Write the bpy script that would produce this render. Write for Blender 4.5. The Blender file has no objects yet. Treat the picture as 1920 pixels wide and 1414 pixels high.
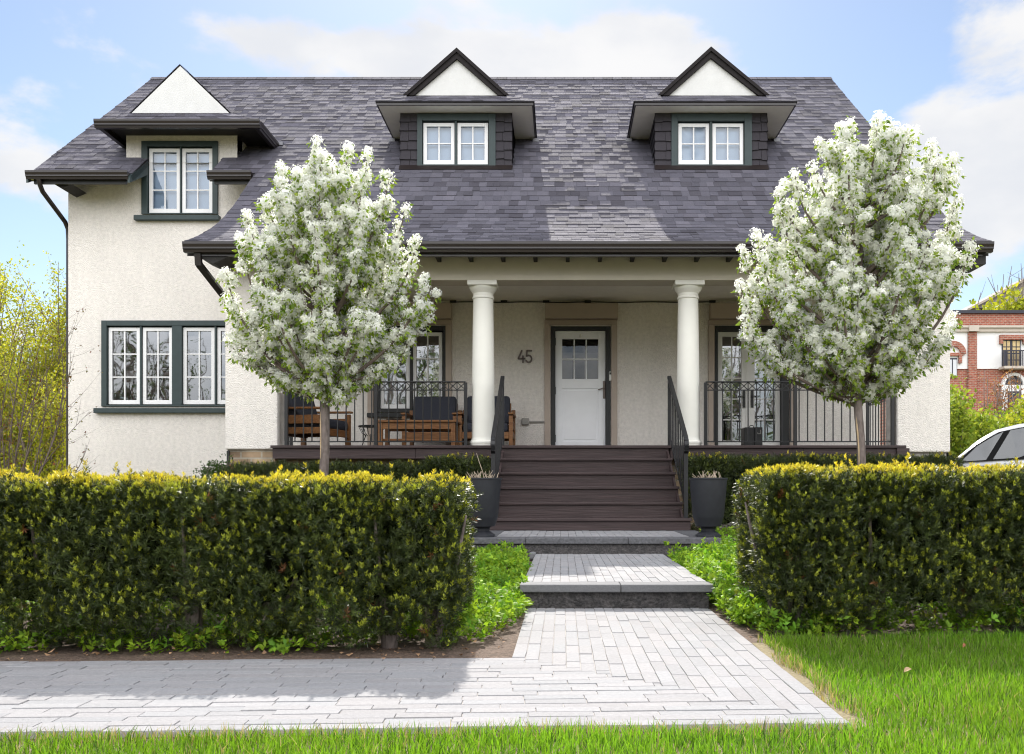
import bpy, bmesh, math, random
import numpy as np
from mathutils import Vector, Matrix

SC = bpy.context.scene
COL = SC.collection
R = math.radians

# ------------------------------------------------------------------ camera
CAMZ = 0.73          # camera height above the lower walk (metres)
FOC = 1750.0         # focal length in pixels of the 1920-wide photograph
cam_d = bpy.data.cameras.new("camera")
cam = bpy.data.objects.new("camera", cam_d)
COL.objects.link(cam)
cam.location = (0, 0, CAMZ)
cam.rotation_euler = (R(90), 0, 0)
cam_d.sensor_width = 36.0
cam_d.lens = 36.0 * FOC / 1920.0
cam_d.shift_x = -95.0 / 1920.0
cam_d.shift_y = 213.0 / 1920.0
cam_d.clip_start = 0.05
cam_d.clip_end = 3000.0
SC.camera = cam

# ------------------------------------------------------------------ exposure
SC.view_settings.view_transform = 'Standard'
SC.view_settings.look = 'None'
SC.view_settings.gamma = 1.0
SC.view_settings.exposure = 1.3
SC.cycles.use_denoising = True
SC.cycles.pixel_filter_type = 'BLACKMAN_HARRIS'
SC.cycles.filter_width = 1.15
SC.cycles.max_bounces = 10
SC.cycles.diffuse_bounces = 6
SC.cycles.transparent_max_bounces = 16
SC.cycles.caustics_reflective = False
SC.cycles.caustics_refractive = False

# ------------------------------------------------------------------ sun
# the light comes over the roof towards the camera: 1 down, 1.182 forward, 0.1 to the right
to_sun = Vector((-0.10, 1.182, 1.0)).normalized()
sun_el = math.asin(to_sun.z)
sun_az = math.atan2(to_sun.x, to_sun.y)
sun_d = bpy.data.lights.new("sun", 'SUN')
sun_d.energy = 3.0
sun_d.angle = R(0.53)
sun_d.color = (1.0, 0.95, 0.87)
sun = bpy.data.objects.new("sun", sun_d)
COL.objects.link(sun)
sun.rotation_euler = to_sun.to_track_quat('Z', 'Y').to_euler()
sun.location = (-2, 30, 30)

# ------------------------------------------------------------------ sky with clouds
world = bpy.data.worlds.new("World")
SC.world = world
world.use_nodes = True


def build_sky():
    nt = world.node_tree
    nt.nodes.clear()
    N = nt.nodes.new
    L = nt.links.new
    out = N('ShaderNodeOutputWorld')
    bg = N('ShaderNodeBackground')
    bg.inputs['Strength'].default_value = 0.15
    L(bg.outputs[0], out.inputs[0])
    sky = N('ShaderNodeTexSky')
    sky.sky_type = 'NISHITA'
    sky.sun_disc = False
    sky.sun_elevation = sun_el
    sky.sun_rotation = sun_az
    sky.altitude = 100
    sky.air_density = 1.0
    sky.dust_density = 0.3
    sky.ozone_density = 1.6
    tc = N('ShaderNodeTexCoord')
    nrm = N('ShaderNodeVectorMath'); nrm.operation = 'NORMALIZE'
    L(tc.outputs['Generated'], nrm.inputs[0])
    sep = N('ShaderNodeSeparateXYZ')
    L(nrm.outputs[0], sep.inputs[0])

    def math_(op, a, b=None, clamp=False):
        m = N('ShaderNodeMath'); m.operation = op; m.use_clamp = clamp
        for i, v in enumerate((a, b)):
            if v is None:
                continue
            if isinstance(v, (int, float)):
                m.inputs[i].default_value = v
            else:
                L(v, m.inputs[i])
        return m.outputs[0]

    def ramp(v, a, b):
        m = N('ShaderNodeMapRange'); m.interpolation_type = 'SMOOTHSTEP'
        L(v, m.inputs[0])
        m.inputs[1].default_value = a; m.inputs[2].default_value = b
        m.inputs[3].default_value = 0; m.inputs[4].default_value = 1
        return m.outputs[0]

    # fractal clouds over the whole dome (stretched sideways)
    mp = N('ShaderNodeMapping')
    mp.inputs['Scale'].default_value = (1.0, 1.0, 1.9)
    mp.inputs['Location'].default_value = (0.9, 0.0, 0.35)
    L(nrm.outputs[0], mp.inputs[0])
    n1 = N('ShaderNodeTexNoise'); n1.inputs['Scale'].default_value = 5.2
    n1.inputs['Detail'].default_value = 9; n1.inputs['Roughness'].default_value = 0.56
    n1.inputs['Distortion'].default_value = 0.15
    L(mp.outputs[0], n1.inputs[0])
    dens = n1.outputs[0]
    # cloud banks standing at fixed places in the sky: (direction, size, weight)
    blobs = CLOUD_BANKS
    for (d, s, w) in blobs:
        v = Vector(d).normalized()
        sub = N('ShaderNodeVectorMath'); sub.operation = 'SUBTRACT'
        L(nrm.outputs[0], sub.inputs[0]); sub.inputs[1].default_value = v
        scl = N('ShaderNodeVectorMath'); scl.operation = 'DIVIDE'
        L(sub.outputs[0], scl.inputs[0]); scl.inputs[1].default_value = s
        ln = N('ShaderNodeVectorMath'); ln.operation = 'LENGTH'
        L(scl.outputs[0], ln.inputs[0])
        k = ramp(ln.outputs['Value'], 1.0, 0.0)
        dens = math_('ADD', dens, math_('MULTIPLY', k, w))
    # unseen clouds behind the camera and overhead, added and brightened to fill the shaded facade
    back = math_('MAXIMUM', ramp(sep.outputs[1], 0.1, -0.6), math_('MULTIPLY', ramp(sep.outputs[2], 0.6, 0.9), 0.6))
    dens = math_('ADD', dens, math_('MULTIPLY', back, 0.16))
    mask = ramp(dens, 0.515, 0.65)
    n2 = N('ShaderNodeTexNoise'); n2.inputs['Scale'].default_value = 9.0
    n2.inputs['Detail'].default_value = 6
    L(mp.outputs[0], n2.inputs[0])
    shade = ramp(n2.outputs[0], 0.3, 0.7)
    cr = N('ShaderNodeMix'); cr.data_type = 'RGBA'
    L(shade, cr.inputs[0])
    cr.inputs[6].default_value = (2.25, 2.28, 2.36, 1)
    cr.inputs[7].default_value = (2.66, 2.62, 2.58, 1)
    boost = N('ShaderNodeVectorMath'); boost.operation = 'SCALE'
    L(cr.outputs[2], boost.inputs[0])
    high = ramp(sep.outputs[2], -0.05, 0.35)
    L(math_('ADD', math_('MULTIPLY', math_('MULTIPLY', back, high), FILL_CLOUD_GAIN), math_('SUBTRACT', 1.0, math_('MULTIPLY', math_('MULTIPLY', back, math_('SUBTRACT', 1.0, high)), 0.3))), boost.inputs['Scale'])
    # sky colour
    hs = N('ShaderNodeHueSaturation')
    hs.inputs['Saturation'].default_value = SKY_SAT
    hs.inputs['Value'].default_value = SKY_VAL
    L(sky.outputs[0], hs.inputs['Color'])
    mix = N('ShaderNodeMix'); mix.data_type = 'RGBA'
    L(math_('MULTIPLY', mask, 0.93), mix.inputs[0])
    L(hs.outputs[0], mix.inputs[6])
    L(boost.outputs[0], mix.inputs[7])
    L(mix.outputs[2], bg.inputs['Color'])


def skydir(px, py):
    return ((px - 1055) / FOC, 1.0, (920 - py) / FOC)


SKY_SAT, SKY_VAL, FILL_CLOUD_GAIN = 0.92, 0.41, 3.6
CLOUD_BANKS = [
    (skydir(960, 135), (0.32, 0.3, 0.065), 0.34),
    (skydir(600, 80), (0.13, 0.3, 0.05), 0.20),
    (skydir(1220, 60), (0.09, 0.3, 0.045), 0.20),
    (skydir(330, 40), (0.10, 0.3, 0.03), 0.12),
    (skydir(1880, 330), (0.16, 0.3, 0.14), 0.26),
    (skydir(1900, 60), (0.14, 0.3, 0.07), 0.18),
    (skydir(40, 330), (0.09, 0.3, 0.05), 0.16),
    (skydir(1560, 120), (0.12, 0.3, 0.10), -0.16),
    (skydir(150, 120), (0.22, 0.3, 0.13), -0.14),
]
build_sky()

# ------------------------------------------------------------------ helpers
ORG = {}      # object -> world origin of its root (parts are stored relative to it)


def X(px, D):
    return (px - 1055) * D / FOC


def Z(py, D):
    return CAMZ + (920 - py) * D / FOC


def tag(o, label=None, cat=None, group=None, kind=None):
    if label: o['label'] = label
    if cat: o['category'] = cat
    if group: o['group'] = group
    if kind: o['kind'] = kind
    return o


def thing(name, label, cat, loc=(0, 0, 0), rz=0.0, group=None):
    o = bpy.data.objects.new(name, None)
    COL.objects.link(o)
    o.empty_display_size = 0.2
    o.location = loc
    o.rotation_euler = (0, 0, rz)
    ORG[o.name] = Vector(loc)
    return tag(o, label, cat, group)


def copy_tree(o, parent=None):
    c = o.copy()
    COL.objects.link(c)
    c.parent = parent
    for ch in list(o.children):
        copy_tree(ch, c)
    return c


def finish(name, me, mats, parent, local, smooth):
    for m in (mats if isinstance(mats, (list, tuple)) else [mats]):
        me.materials.append(m)
    o = bpy.data.objects.new(name, me)
    COL.objects.link(o)
    if parent is not None:
        o.parent = parent
        base = ORG.get(parent.name, Vector((0, 0, 0)))
        ORG[o.name] = base
        if not local and base.length > 0:
            me.transform(Matrix.Translation(-base))
    else:
        ORG[o.name] = Vector((0, 0, 0))
    if smooth:
        me.polygons.foreach_set('use_smooth', [True] * len(me.polygons))
    return o


class MB:
    """collects simple shapes and links them as one mesh object"""

    def __init__(s):
        s.v, s.f, s.m, s.c = [], [], [], []
        s.mi = 0
        s.col = (1, 1, 1)

    def add(s, vs, fs):
        b = len(s.v)
        s.v += [tuple(p) for p in vs]
        for f in fs:
            s.f.append([b + i for i in f])
            s.m.append(s.mi)
            s.c.append(s.col)
        return s

    def box(s, x0, x1, y0, y1, z0, z1, M=None):
        vs = [(x0, y0, z0), (x1, y0, z0), (x1, y1, z0), (x0, y1, z0), (x0, y0, z1), (x1, y0, z1), (x1, y1, z1), (x0, y1, z1)]
        if M is not None:
            vs = [M @ Vector(p) for p in vs]
        return s.add(vs, [(0, 3, 2, 1), (4, 5, 6, 7), (0, 1, 5, 4), (1, 2, 6, 5), (2, 3, 7, 6), (3, 0, 4, 7)])

    def poly(s, pts):
        return s.add(pts, [tuple(range(len(pts)))])

    def prism(s, pts, d):
        """closed polygon pts swept by vector d"""
        n = len(pts)
        d = Vector(d)
        a = [Vector(p) for p in pts]
        vs = a + [p + d for p in a]
        fs = [tuple(range(n))[::-1], tuple(range(n, 2 * n))]
        fs += [(i, (i + 1) % n, n + (i + 1) % n, n + i) for i in range(n)]
        return s.add(vs, fs)

    def bar(s, a, b, w, h=None, up=(0, 0, 1)):
        """rectangular bar from a to b, w across, h along the up side"""
        a, b = Vector(a), Vector(b)
        h = w if h is None else h
        d = (b - a).normalized()
        u = Vector(up)
        if abs(d.dot(u)) > 0.98:
            u = Vector((0, 1, 0))
        r = d.cross(u).normalized()
        u = r.cross(d).normalized()
        vs = []
        for p in (a, b):
            for (i, j) in ((-1, -1), (1, -1), (1, 1), (-1, 1)):
                vs.append(p + r * (i * w / 2) + u * (j * h / 2))
        return s.add(vs, [(0, 3, 2, 1), (4, 5, 6, 7), (0, 1, 5, 4), (1, 2, 6, 5), (2, 3, 7, 6), (3, 0, 4, 7)])

    def tube(s, path, rad, n=8, cap=True):
        path = [Vector(p) for p in path]
        rs = rad if isinstance(rad, (list, tuple)) else [rad] * len(path)
        vs, fs = [], []
        ref = Vector((0.13, 0.37, 0.92))
        for i, p in enumerate(path):
            t = (path[min(i + 1, len(path) - 1)] - path[max(i - 1, 0)]).normalized()
            if abs(t.dot(ref)) > 0.95:
                ref = Vector((0.9, 0.3, 0.1))
            a = t.cross(ref).normalized()
            b = t.cross(a)
            for k in range(n):
                q = 2 * math.pi * k / n
                vs.append(p + (a * math.cos(q) + b * math.sin(q)) * rs[i])
        for i in range(len(path) - 1):
            for k in range(n):
                fs.append((i * n + k, i * n + (k + 1) % n, (i + 1) * n + (k + 1) % n, (i + 1) * n + k))
        if cap:
            fs.append(tuple(range(n))[::-1])
            fs.append(tuple((len(path) - 1) * n + k for k in range(n)))
        return s.add(vs, fs)

    def lathe(s, prof, c=(0, 0, 0), n=32, rot=0.0):
        """prof: list of (radius, z)"""
        vs, fs = [], []
        for (r, z) in prof:
            for k in range(n):
                q = 2 * math.pi * k / n + rot
                vs.append((c[0] + r * math.cos(q), c[1] + r * math.sin(q), c[2] + z))
        for i in range(len(prof) - 1):
            for k in range(n):
                fs.append((i * n + k, i * n + (k + 1) % n, (i + 1) * n + (k + 1) % n, (i + 1) * n + k))
        fs.append(tuple(range(n))[::-1])
        fs.append(tuple((len(prof) - 1) * n + k for k in range(n)))
        return s.add(vs, fs)

    def build(s, name, mats, parent=None, local=False, smooth=False, bevel=0.0, auto=None):
        me = bpy.data.meshes.new(name)
        me.from_pydata(s.v, [], s.f)
        me.polygons.foreach_set('material_index', s.m)
        if any(c != (1, 1, 1) for c in s.c):
            at = me.attributes.new('col', 'FLOAT_COLOR', 'FACE')
            at.data.foreach_set('color', np.array([(*c, 1.0) for c in s.c], dtype=np.float32).ravel())
        o = finish(name, me, mats, parent, local, smooth)
        if bevel:
            md = o.modifiers.new('bevel', 'BEVEL')
            md.width = bevel; md.segments = 2; md.limit_method = 'ANGLE'; md.angle_limit = R(40)
        if auto:
            me.polygons.foreach_set('use_smooth', [True] * len(me.polygons))
            me.set_sharp_from_angle(angle=R(auto))
        return o


def np_build(name, V, F, C, mats, parent=None, smooth=False, local=False, mi=None):
    """bulk mesh: V (n,3), F (m,k) with k = 3 or 4, C (m,3) face colours"""
    me = bpy.data.meshes.new(name)
    V = np.asarray(V, dtype=np.float32); F = np.asarray(F, dtype=np.int32)
    k = F.shape[1]
    me.vertices.add(len(V)); me.vertices.foreach_set('co', V.ravel())
    me.loops.add(F.size); me.loops.foreach_set('vertex_index', F.ravel())
    me.polygons.add(len(F))
    me.polygons.foreach_set('loop_start', np.arange(0, F.size, k, dtype=np.int32))
    me.polygons.foreach_set('loop_total', np.full(len(F), k, dtype=np.int32))
    if mi is not None:
        me.polygons.foreach_set('material_index', np.asarray(mi, dtype=np.int32))
    me.update(calc_edges=True)
    if C is not None:
        at = me.attributes.new('col', 'FLOAT_COLOR', 'FACE')
        c4 = np.ones((len(F), 4), dtype=np.float32); c4[:, :3] = C
        at.data.foreach_set('color', c4.ravel())
    return finish(name, me, mats, parent, local, smooth)


# ------------------------------------------------------------------ materials
def mat(name, col, rough=0.6, var=0.0, vs=6.0, bump=0.0, bs=40.0, bdet=4, attr=False, spec=0.4, metal=0.0,
        trans=0.0, tcol=None, tint2=None, stretch=None, big=0.0, coat=0.0, streak=0.0):
    m = bpy.data.materials.new(name)
    m.use_nodes = True
    nt = m.node_tree
    nt.nodes.clear()
    N = nt.nodes.new
    L = nt.links.new
    out = N('ShaderNodeOutputMaterial')
    p = N('ShaderNodeBsdfPrincipled')
    p.inputs['Roughness'].default_value = rough
    p.inputs['Specular IOR Level'].default_value = spec
    p.inputs['Metallic'].default_value = metal
    p.inputs['Coat Weight'].default_value = coat
    geo = N('ShaderNodeTexCoord')
    vec = geo.outputs['Object']
    if stretch:
        mp = N('ShaderNodeMapping'); mp.inputs['Scale'].default_value = stretch
        L(vec, mp.inputs[0]); vec = mp.outputs[0]
    src = None
    if attr:
        a = N('ShaderNodeAttribute'); a.attribute_name = 'col'; src = a.outputs['Color']
    else:
        rgb = N('ShaderNodeRGB'); rgb.outputs[0].default_value = (*col, 1); src = rgb.outputs[0]
    if tint2 is not None:
        n = N('ShaderNodeTexNoise'); n.inputs['Scale'].default_value = vs; n.inputs['Detail'].default_value = 6
        n.inputs['Roughness'].default_value = 0.6
        L(vec, n.inputs[0])
        mr = N('ShaderNodeMapRange'); mr.inputs[1].default_value = 0.35; mr.inputs[2].default_value = 0.65
        L(n.outputs[0], mr.inputs[0])
        mx = N('ShaderNodeMix'); mx.data_type = 'RGBA'
        L(mr.outputs[0], mx.inputs[0]); L(src, mx.inputs[6]); mx.inputs[7].default_value = (*tint2, 1)
        src = mx.outputs[2]
    for (amt, scl) in ((var, vs * 2.3), (big, 0.7)):
        if amt:
            n = N('ShaderNodeTexNoise'); n.inputs['Scale'].default_value = scl; n.inputs['Detail'].default_value = 5
            L(vec, n.inputs[0])
            mr = N('ShaderNodeMapRange')
            mr.inputs[1].default_value = 0.25; mr.inputs[2].default_value = 0.75
            mr.inputs[3].default_value = 1 - amt; mr.inputs[4].default_value = 1 + amt
            L(n.outputs[0], mr.inputs[0])
            sc = N('ShaderNodeVectorMath'); sc.operation = 'SCALE'
            L(src, sc.inputs[0]); L(mr.outputs[0], sc.inputs['Scale'])
            src = sc.outputs[0]
    if streak:
        mp2 = N('ShaderNodeMapping'); mp2.inputs['Scale'].default_value = (2.6, 2.6, 0.28)
        L(geo.outputs['Object'], mp2.inputs[0])
        n = N('ShaderNodeTexNoise'); n.inputs['Scale'].default_value = 1.7; n.inputs['Detail'].default_value = 7
        n.inputs['Roughness'].default_value = 0.65
        L(mp2.outputs[0], n.inputs[0])
        mr = N('ShaderNodeMapRange')
        mr.inputs[1].default_value = 0.42; mr.inputs[2].default_value = 0.68
        mr.inputs[3].default_value = 1.0; mr.inputs[4].default_value = 1 - 2 * streak
        L(n.outputs[0], mr.inputs[0])
        sc = N('ShaderNodeVectorMath'); sc.operation = 'SCALE'
        L(src, sc.inputs[0]); L(mr.outputs[0], sc.inputs['Scale'])
        src = sc.outputs[0]
    L(src, p.inputs['Base Color'])
    if bump:
        n = N('ShaderNodeTexNoise'); n.inputs['Scale'].default_value = bs; n.inputs['Detail'].default_value = bdet
        L(vec, n.inputs[0])
        b = N('ShaderNodeBump'); b.inputs['Strength'].default_value = bump; b.inputs['Distance'].default_value = 0.02
        L(n.outputs[0], b.inputs['Height']); L(b.outputs[0], p.inputs['Normal'])
    sh = p.outputs[0]
    if trans:
        t = N('ShaderNodeBsdfTranslucent')
        if tcol is not None:
            mm = N('ShaderNodeMix'); mm.data_type = 'RGBA'; mm.blend_type = 'MULTIPLY'; mm.inputs[0].default_value = 1
            L(src, mm.inputs[6]); mm.inputs[7].default_value = (*tcol, 1)
            L(mm.outputs[2], t.inputs[0])
        else:
            L(src, t.inputs[0])
        mix = N('ShaderNodeMixShader'); mix.inputs[0].default_value = trans
        L(p.outputs[0], mix.inputs[1]); L(t.outputs[0], mix.inputs[2])
        sh = mix.outputs[0]
    L(sh, out.inputs[0])
    return m


def glass_mat(name, refl=0.2, tint=(0.9, 0.95, 1.0)):
    m = bpy.data.materials.new(name)
    m.use_nodes = True
    nt = m.node_tree; nt.nodes.clear()
    N = nt.nodes.new; L = nt.links.new
    out = N('ShaderNodeOutputMaterial')
    tr = N('ShaderNodeBsdfTransparent'); tr.inputs[0].default_value = (*tint, 1)
    gl = N('ShaderNodeBsdfGlossy'); gl.inputs['Roughness'].default_value = 0.015
    gl.inputs['Color'].default_value = (0.93, 0.96, 1, 1)
    tc = N('ShaderNodeTexCoord')
    n = N('ShaderNodeTexNoise'); n.inputs['Scale'].default_value = 2.2; n.inputs['Detail'].default_value = 1
    L(tc.outputs['Object'], n.inputs[0])
    b = N('ShaderNodeBump'); b.inputs['Strength'].default_value = 0.05; b.inputs['Distance'].default_value = 0.05
    L(n.outputs[0], b.inputs['Height']); L(b.outputs[0], gl.inputs['Normal'])
    fr = N('ShaderNodeLayerWeight'); fr.inputs[0].default_value = 0.35
    mr = N('ShaderNodeMapRange')
    mr.inputs[3].default_value = refl; mr.inputs[4].default_value = 1.0
    L(fr.outputs['Fresnel'], mr.inputs[0])
    mr.inputs[1].default_value = 0.05
    mix = N('ShaderNodeMixShader')
    L(mr.outputs[0], mix.inputs[0]); L(tr.outputs[0], mix.inputs[1]); L(gl.outputs[0], mix.inputs[2])
    L(mix.outputs[0], out.inputs[0])
    return m


def brick_mat(name, c1, c2, mortar, bw, bh, plane='xz', mort=0.012, var=0.25, bump=0.4, offset=0.5):
    m = mat(name, c1, rough=0.85)
    nt = m.node_tree
    N = nt.nodes.new; L = nt.links.new
    p = [n for n in nt.nodes if n.type == 'BSDF_PRINCIPLED'][0]
    tc = [n for n in nt.nodes if n.type == 'TEX_COORD'][0]
    sep = N('ShaderNodeSeparateXYZ'); L(tc.outputs['Object'], sep.inputs[0])
    cmb = N('ShaderNodeCombineXYZ')
    L(sep.outputs[{'x': 0, 'y': 1}[plane[0]]], cmb.inputs[0]); L(sep.outputs[2], cmb.inputs[1])
    br = N('ShaderNodeTexBrick')
    br.offset = offset
    br.inputs['Color1'].default_value = (*c1, 1); br.inputs['Color2'].default_value = (*c2, 1)
    br.inputs['Mortar'].default_value = (*mortar, 1)
    br.inputs['Scale'].default_value = 1.0
    br.inputs['Mortar Size'].default_value = mort
    br.inputs['Brick Width'].default_value = bw; br.inputs['Row Height'].default_value = bh
    L(cmb.outputs[0], br.inputs[0])
    n = N('ShaderNodeTexNoise'); n.inputs['Scale'].default_value = 3.0 / bw * 0.4; n.inputs['Detail'].default_value = 6
    L(tc.outputs['Object'], n.inputs[0])
    mr = N('ShaderNodeMapRange'); mr.inputs[1].default_value = 0.3; mr.inputs[2].default_value = 0.7
    mr.inputs[3].default_value = 1 - var; mr.inputs[4].default_value = 1 + var
    L(n.outputs[0], mr.inputs[0])
    sc = N('ShaderNodeVectorMath'); sc.operation = 'SCALE'
    L(br.outputs[0], sc.inputs[0]); L(mr.outputs[0], sc.inputs['Scale'])
    for l in list(p.inputs['Base Color'].links):
        nt.links.remove(l)
    L(sc.outputs[0], p.inputs['Base Color'])
    b = N('ShaderNodeBump'); b.inputs['Strength'].default_value = bump; b.inputs['Distance'].default_value = 0.02
    b.invert = True
    L(br.outputs['Fac'], b.inputs['Height']); L(b.outputs[0], p.inputs['Normal'])
    return m


M = {}
M['stucco'] = mat('stucco', (0.80, 0.757, 0.712), 0.9, streak=0.03, var=0.10, vs=9, bump=0.9, bs=60, bdet=3, spec=0.2, big=0.06)
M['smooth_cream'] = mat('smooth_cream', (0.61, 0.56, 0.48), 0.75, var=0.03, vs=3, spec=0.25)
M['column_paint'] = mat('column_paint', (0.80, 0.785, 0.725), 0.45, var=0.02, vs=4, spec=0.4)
M['white_panel'] = mat('white_panel', (0.66, 0.66, 0.655), 0.75, var=0.04, vs=3, spec=0.2, bump=0.25, bs=90, big=0.03)
M['white_paint'] = mat('white_paint', (0.82, 0.82, 0.83), 0.4, var=0.015, vs=4)
M['door_paint'] = mat('door_paint', (0.86, 0.87, 0.90), 0.4, var=0.03, vs=3)
M['grey_door'] = mat('grey_door', (0.70, 0.69, 0.67), 0.45, var=0.03, vs=3)
M['green_trim'] = mat('green_trim', (0.030, 0.048, 0.050), 0.5, var=0.1, vs=5)
M['dark_trim'] = mat('dark_trim', (0.016, 0.017, 0.018), 0.5, var=0.1, vs=5)
M['gutter_metal'] = mat('gutter_metal', (0.018, 0.013, 0.013), 0.28, var=0.1, vs=3, spec=0.5)
M['rake_dark'] = mat('rake_dark', (0.022, 0.019, 0.020), 0.75, var=0.15, vs=6, spec=0.15)
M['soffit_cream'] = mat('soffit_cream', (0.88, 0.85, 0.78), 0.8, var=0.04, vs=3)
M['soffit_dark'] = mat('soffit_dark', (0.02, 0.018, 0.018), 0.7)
M['flashing'] = mat('flashing', (0.20, 0.20, 0.22), 0.5, metal=0.3)
M['tan_metal'] = mat('tan_metal', (0.41, 0.335, 0.28), 0.5, var=0.04, vs=3)
M['deck_wood'] = mat('deck_wood', (0.048, 0.030, 0.030), 0.6, var=0.38, vs=10, bump=0.25, bs=30, stretch=(0.12, 1.2, 3.0), tint2=(0.040, 0.026, 0.026))
M['shingle'] = mat('shingle', (0.07, 0.07, 0.08), 0.9, var=0.22, vs=90, bump=0.5, bs=260, attr=True, spec=0.25)
M['wall_shingle'] = mat('wall_shingle', (0.05, 0.046, 0.054), 0.9, var=0.2, vs=60, bump=0.4, bs=200, spec=0.2)
M['roof_deck'] = mat('roof_deck', (0.02, 0.02, 0.022), 0.95)
M['rail_metal'] = mat('rail_metal', (0.012, 0.012, 0.014), 0.42, var=0.1, vs=8, spec=0.45)
M['glass'] = glass_mat('glass', 0.08)
M['porch_glass'] = glass_mat('porch_glass', 0.24, (0.6, 0.62, 0.62))
M['door_glass'] = glass_mat('door_glass', 0.05, (0.5, 0.5, 0.5))
M['blind'] = mat('blind', (0.46, 0.57, 0.72), 0.8, var=0.03, vs=2)
M['curtain'] = mat('curtain', (0.45, 0.44, 0.42), 0.9, var=0.1, vs=4)
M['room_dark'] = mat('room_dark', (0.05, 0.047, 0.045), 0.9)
M['bronze'] = mat('bronze', (0.10, 0.08, 0.07), 0.4, metal=0.6)
M['plastic_white'] = mat('plastic_white', (0.75, 0.75, 0.73), 0.4)
M['plastic_grey'] = mat('plastic_grey', (0.30, 0.29, 0.27), 0.6)
M['old_brick'] = brick_mat('old_brick', (0.36, 0.27, 0.17), (0.25, 0.17, 0.11), (0.33, 0.29, 0.23), 0.27, 0.095, var=0.45, mort=0.012)
M['grey_stone'] = brick_mat('grey_stone', (0.30, 0.27, 0.24), (0.21, 0.19, 0.18), (0.36, 0.34, 0.31), 0.30, 0.11, var=0.4, mort=0.014)
M['paver'] = mat('paver', (0.45, 0.44, 0.45), 0.85, var=0.10, vs=25, bump=0.25, bs=120, attr=True, spec=0.25)
M['joint_sand'] = mat('joint_sand', (0.33, 0.31, 0.295), 0.95, var=0.3, vs=60)
M['slab_stone'] = mat('slab_stone', (0.10, 0.10, 0.108), 0.8, var=0.35, vs=18, bump=0.3, bs=90, tint2=(0.085, 0.085, 0.092))
M['slab_top'] = mat('slab_top', (0.15, 0.15, 0.158), 0.85, var=0.12, vs=30, bump=0.2, bs=120)
M['rough_stone'] = mat('rough_stone', (0.085, 0.078, 0.078), 0.9, var=0.5, vs=26, bump=0.9, bs=60, tint2=(0.045, 0.043, 0.044))
M['planter'] = mat('planter', (0.018, 0.019, 0.024), 0.55, var=0.15, vs=10)
M['dry_stem'] = mat('dry_stem', (0.42, 0.34, 0.26), 0.9, var=0.2, vs=30)
M['teak'] = mat('teak', (0.24, 0.115, 0.042), 0.5, var=0.3, vs=8, stretch=(0.6, 4, 4), tint2=(0.18, 0.07, 0.022))
M['cushion'] = mat('cushion', (0.035, 0.038, 0.052), 0.9, var=0.12, vs=40, bump=0.15, bs=300)
M['wire_black'] = mat('wire_black', (0.01, 0.01, 0.011), 0.4)
M['case_black'] = mat('case_black', (0.012, 0.012, 0.013), 0.5, var=0.2, vs=8)
M['bark'] = mat('bark', (0.20, 0.165, 0.15), 0.9, var=0.35, vs=16, bump=0.7, bs=45, stretch=(1, 1, 0.35), tint2=(0.12, 0.095, 0.085))
M['twig'] = mat('twig', (0.13, 0.10, 0.085), 0.9, var=0.2, vs=30)
M['twig_bg'] = mat('twig_bg', (0.20, 0.16, 0.14), 0.9, var=0.2, vs=10)
M['petal'] = mat('petal', (0.8, 0.8, 0.8), 0.8, attr=True, trans=0.62, spec=0.05)
M['leaf'] = mat('leaf', (0.1, 0.2, 0.03), 0.55, attr=True, trans=0.48, tcol=(1.0, 1.0, 0.5), spec=0.2)
M['needle'] = mat('needle', (0.03, 0.07, 0.02), 0.38, attr=True, trans=0.32, tcol=(1.0, 0.95, 0.35), spec=0.42)
M['grass'] = mat('grass', (0.1, 0.2, 0.02), 0.5, attr=True, trans=0.5, tcol=(1.0, 1.0, 0.45), spec=0.3)
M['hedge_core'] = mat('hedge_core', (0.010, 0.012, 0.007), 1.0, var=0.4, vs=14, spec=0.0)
M['soil'] = mat('soil', (0.15, 0.105, 0.08), 0.95, var=0.35, vs=45, bump=0.9, bs=50, tint2=(0.085, 0.058, 0.043))
M['lawn_soil'] = mat('lawn_soil', (0.20, 0.165, 0.095), 0.95, var=0.35, vs=30, bump=0.6, bs=60)
M['far_ground'] = mat('far_ground', (0.13, 0.125, 0.065), 0.95, var=0.3, vs=2)
M['asphalt'] = mat('asphalt', (0.06, 0.06, 0.062), 0.9, var=0.2, vs=40)
# ================================================================== the house
WALL = 14.8            # depth of the main front wall
DECK = 1.313           # height of the porch deck
house = thing('house', 'cream stucco house numbered 45 with grey shingle roof, three dormers and columned porch', 'house', (0, 14.8, 0.2))

# ---- roof profile (depth, height): flared at the eave, ridge at 18.5
PROF = [(11.58, 3.82), (12.0, 4.00), (12.45, 4.225), (12.84, 4.455), (13.3, 4.79), (13.96, 5.345), (18.5, 8.895)]


def roof_z(D):
    for (a, b) in zip(PROF, PROF[1:]):
        if D <= b[0]:
            t = (D - a[0]) / (b[0] - a[0])
            return a[1] + t * (b[1] - a[1])
    return 8.895 - (D - 18.5) * 0.782


def roof_d(z):
    for (a, b) in zip(PROF, PROF[1:]):
        if z <= b[1]:
            t = (z - a[1]) / (b[1] - a[1])
            return a[0] + t * (b[0] - a[0])
    return 18.5


SHC = [(0.092, 0.088, 0.110), (0.108, 0.103, 0.126), (0.062, 0.058, 0.072), (0.099, 0.094, 0.116), (0.118, 0.112, 0.136), (0.072, 0.068, 0.083), (0.103, 0.098, 0.120), (0.095, 0.091, 0.112), (0.086, 0.082, 0.102)]


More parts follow.
